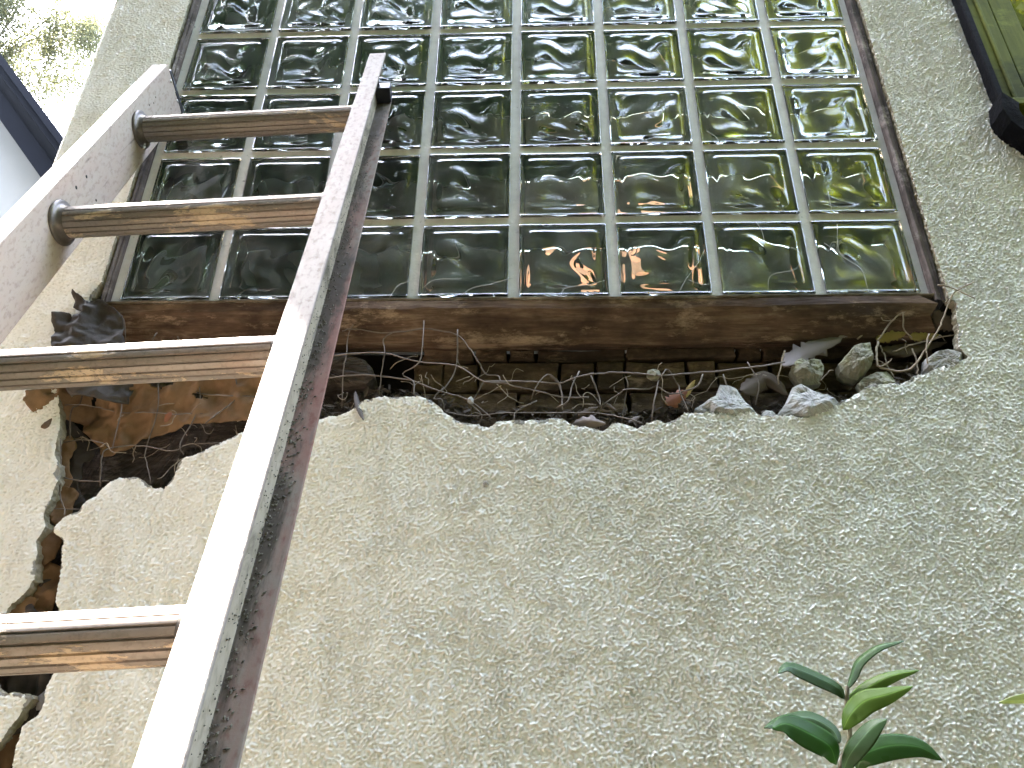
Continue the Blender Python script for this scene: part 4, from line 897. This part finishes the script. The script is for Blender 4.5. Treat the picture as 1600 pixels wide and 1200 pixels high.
# ================================================================ TREES
def tree(name, label, base, height, crown_c, crown_r, nleaf, leaf, mat, seed, clumps=60, group=None, drape=0., trunk_r=.16, cl=.27):
    rg = np.random.default_rng(seed); rd = random.Random(seed); base = Vector(base); cc = Vector(crown_c); cr = Vector(crown_r)
    root = thing(name, label, 'tree', base, group)
    b = MB(); top = Vector((cc.x, cc.y, cc.z+cr.z*.5)); tp_ = [base, base.lerp(top, .35)+Vector((rd.uniform(-.2, .2), rd.uniform(-.2, .2), 0)), base.lerp(top, .7), top]
    b.tube(smoothpath(tp_, 5), trunk_r, 9, 0, .25); spine = smoothpath(tp_, 5)
    C = []
    for k in range(clumps):
        d = Vector((rd.gauss(0, 1), rd.gauss(0, 1), rd.gauss(0, 1))).normalized()*rd.uniform(.45, 1)**.6; c = cc+Vector((d.x*cr.x, d.y*cr.y, d.z*cr.z)); C.append(c)
        if k < 22:
            st = spine[min(len(spine)-1, int(len(spine)*rd.uniform(.35, .9)))]; mid = st.lerp(c, .5)+Vector((0, 0, .2)); b.tube(smoothpath([st, mid, c], 4), trunk_r*.28, 5, 0, .25)
    b.build('trunk', BARK, root, True)
    Ca = np.array(C)[rg.integers(0, len(C), nleaf)]; sz = float(np.mean(cr))*cl
    P = Ca+rg.normal(size=(nleaf, 3))*sz*np.array([1, 1, .75]); P[:, 2] -= np.abs(rg.normal(size=nleaf))*drape
    a = rg.normal(size=(nleaf, 3)); a /= np.linalg.norm(a, axis=1)[:, None]; t = rg.normal(size=(nleaf, 3)); bb = np.cross(a, t); bb /= np.linalg.norm(bb, axis=1)[:, None]
    s = leaf*rg.uniform(.6, 1.3, nleaf)[:, None]
    V = np.stack([P-a*s, P+bb*s*.5, P+a*s, P-bb*s*.5], 1).reshape(-1, 3); F = np.arange(nleaf*4).reshape(-1, 4)
    me = bpy.data.meshes.new('crown'); me.vertices.add(len(V)); me.vertices.foreach_set('co', V.astype(np.float32).ravel()); me.loops.add(nleaf*4); me.loops.foreach_set('vertex_index', F.astype(np.int32).ravel())
    me.polygons.add(nleaf); me.polygons.foreach_set('loop_start', np.arange(0, nleaf*4, 4, dtype=np.int32))
    try: me.polygons.foreach_set('loop_total', np.full(nleaf, 4, np.int32))
    except Exception: pass
    me.materials.append(mat); me.update(calc_edges=True); o = link(bpy.data.objects.new('crown', me), root); me.transform(Matrix.Translation(-base)); return root
BARK = mat_simple('bark', (.07, .055, .04), .95, var=(.12, .10, .08), scale=12, bumpd=.02, bscale=30)
TGREEN = mat_leaf('broadleaf_green', (.13, .15, .018), (.18, .195, .03), .5, .45); TDARK = mat_leaf('evergreen_leaf', (.014, .03, .012), (.03, .05, .02), .2, .5); TFAR = mat_leaf('feathery_leaf', (.055, .057, .030), (.09, .088, .052), .45, .6)
p = at(30, 40, 5.0)
tree('feathery_tree', 'feathery pale green tree drooping against the white sky', (p.x-2.4, 6.0, GZ), 8, (p.x-.30, 5.2, p.z+.30), (1.15, .9, 1.0), 60000, .018, TFAR, 5, 95, None, .26, .04, .10)
tree('broadleaf_tree', 'sunlit yellow green tree mirrored in the upper right glass blocks', (4.6, -5.8, GZ), 9, (4.2, -5.2, 5.0), (2.6, 1.9, 3.9), 40000, .085, TGREEN, 6, 110)
tree('evergreen_tree', 'dark evergreen tree mirrored in the middle of the glass blocks', (.2, -6.4, GZ), 10, (.2, -5.4, 3.9), (3.0, 2.0, 3.8), 52000, .09, TDARK, 7, 150)
tree('evergreen_tree', 'dark evergreen tree mirrored in the left glass blocks', (-4.2, -6.6, GZ), 9, (-3.9, -5.2, 4.2), (2.6, 1.9, 4.2), 36000, .10, TDARK, 8, 110)
tree('evergreen_tree', 'unseen dark evergreen tree beyond the path on the left', (-8.8, -4.6, GZ), 9, (-8.6, -4.4, 3.0), (2.8, 3.4, 4.8), 26000, .14, TDARK, 19, 100)  # out of view, added to block the low sky on the left
tree('sky_block_bush', 'unseen evergreen bush beyond the right house end, added to block low sky', (9.5, -4.2, GZ), 3, (9.2, -4.0, 1.2), (2.0, 3.6, 3.2), 22000, .14, TDARK, 18, 90, None, 0, .1)  # out of view, added to hold back low sky from the right
tree('evergreen_tree', 'unseen evergreen added to shade the upper left wall, overhanging the path close to the left house corner', (-2.9, -3.0, GZ), 5, (-2.3, -2.1, 3.3), (1.4, 1.1, 1.5), 16000, .06, TDARK, 28, 70, None, 0, .08)  # unseen bough added to darken the upper left of the wall
tree('foliage_screen', 'unseen dark hedge standing in front of the house beneath the trees', (-1, -7.6, GZ), 3, (-1, -7.6, -.2), (8., 1.0, 2.0), 36000, .13, TDARK, 9, 200, None, 0, .08, .22)  # unseen leaf wall added to block the bright sky near the horizon
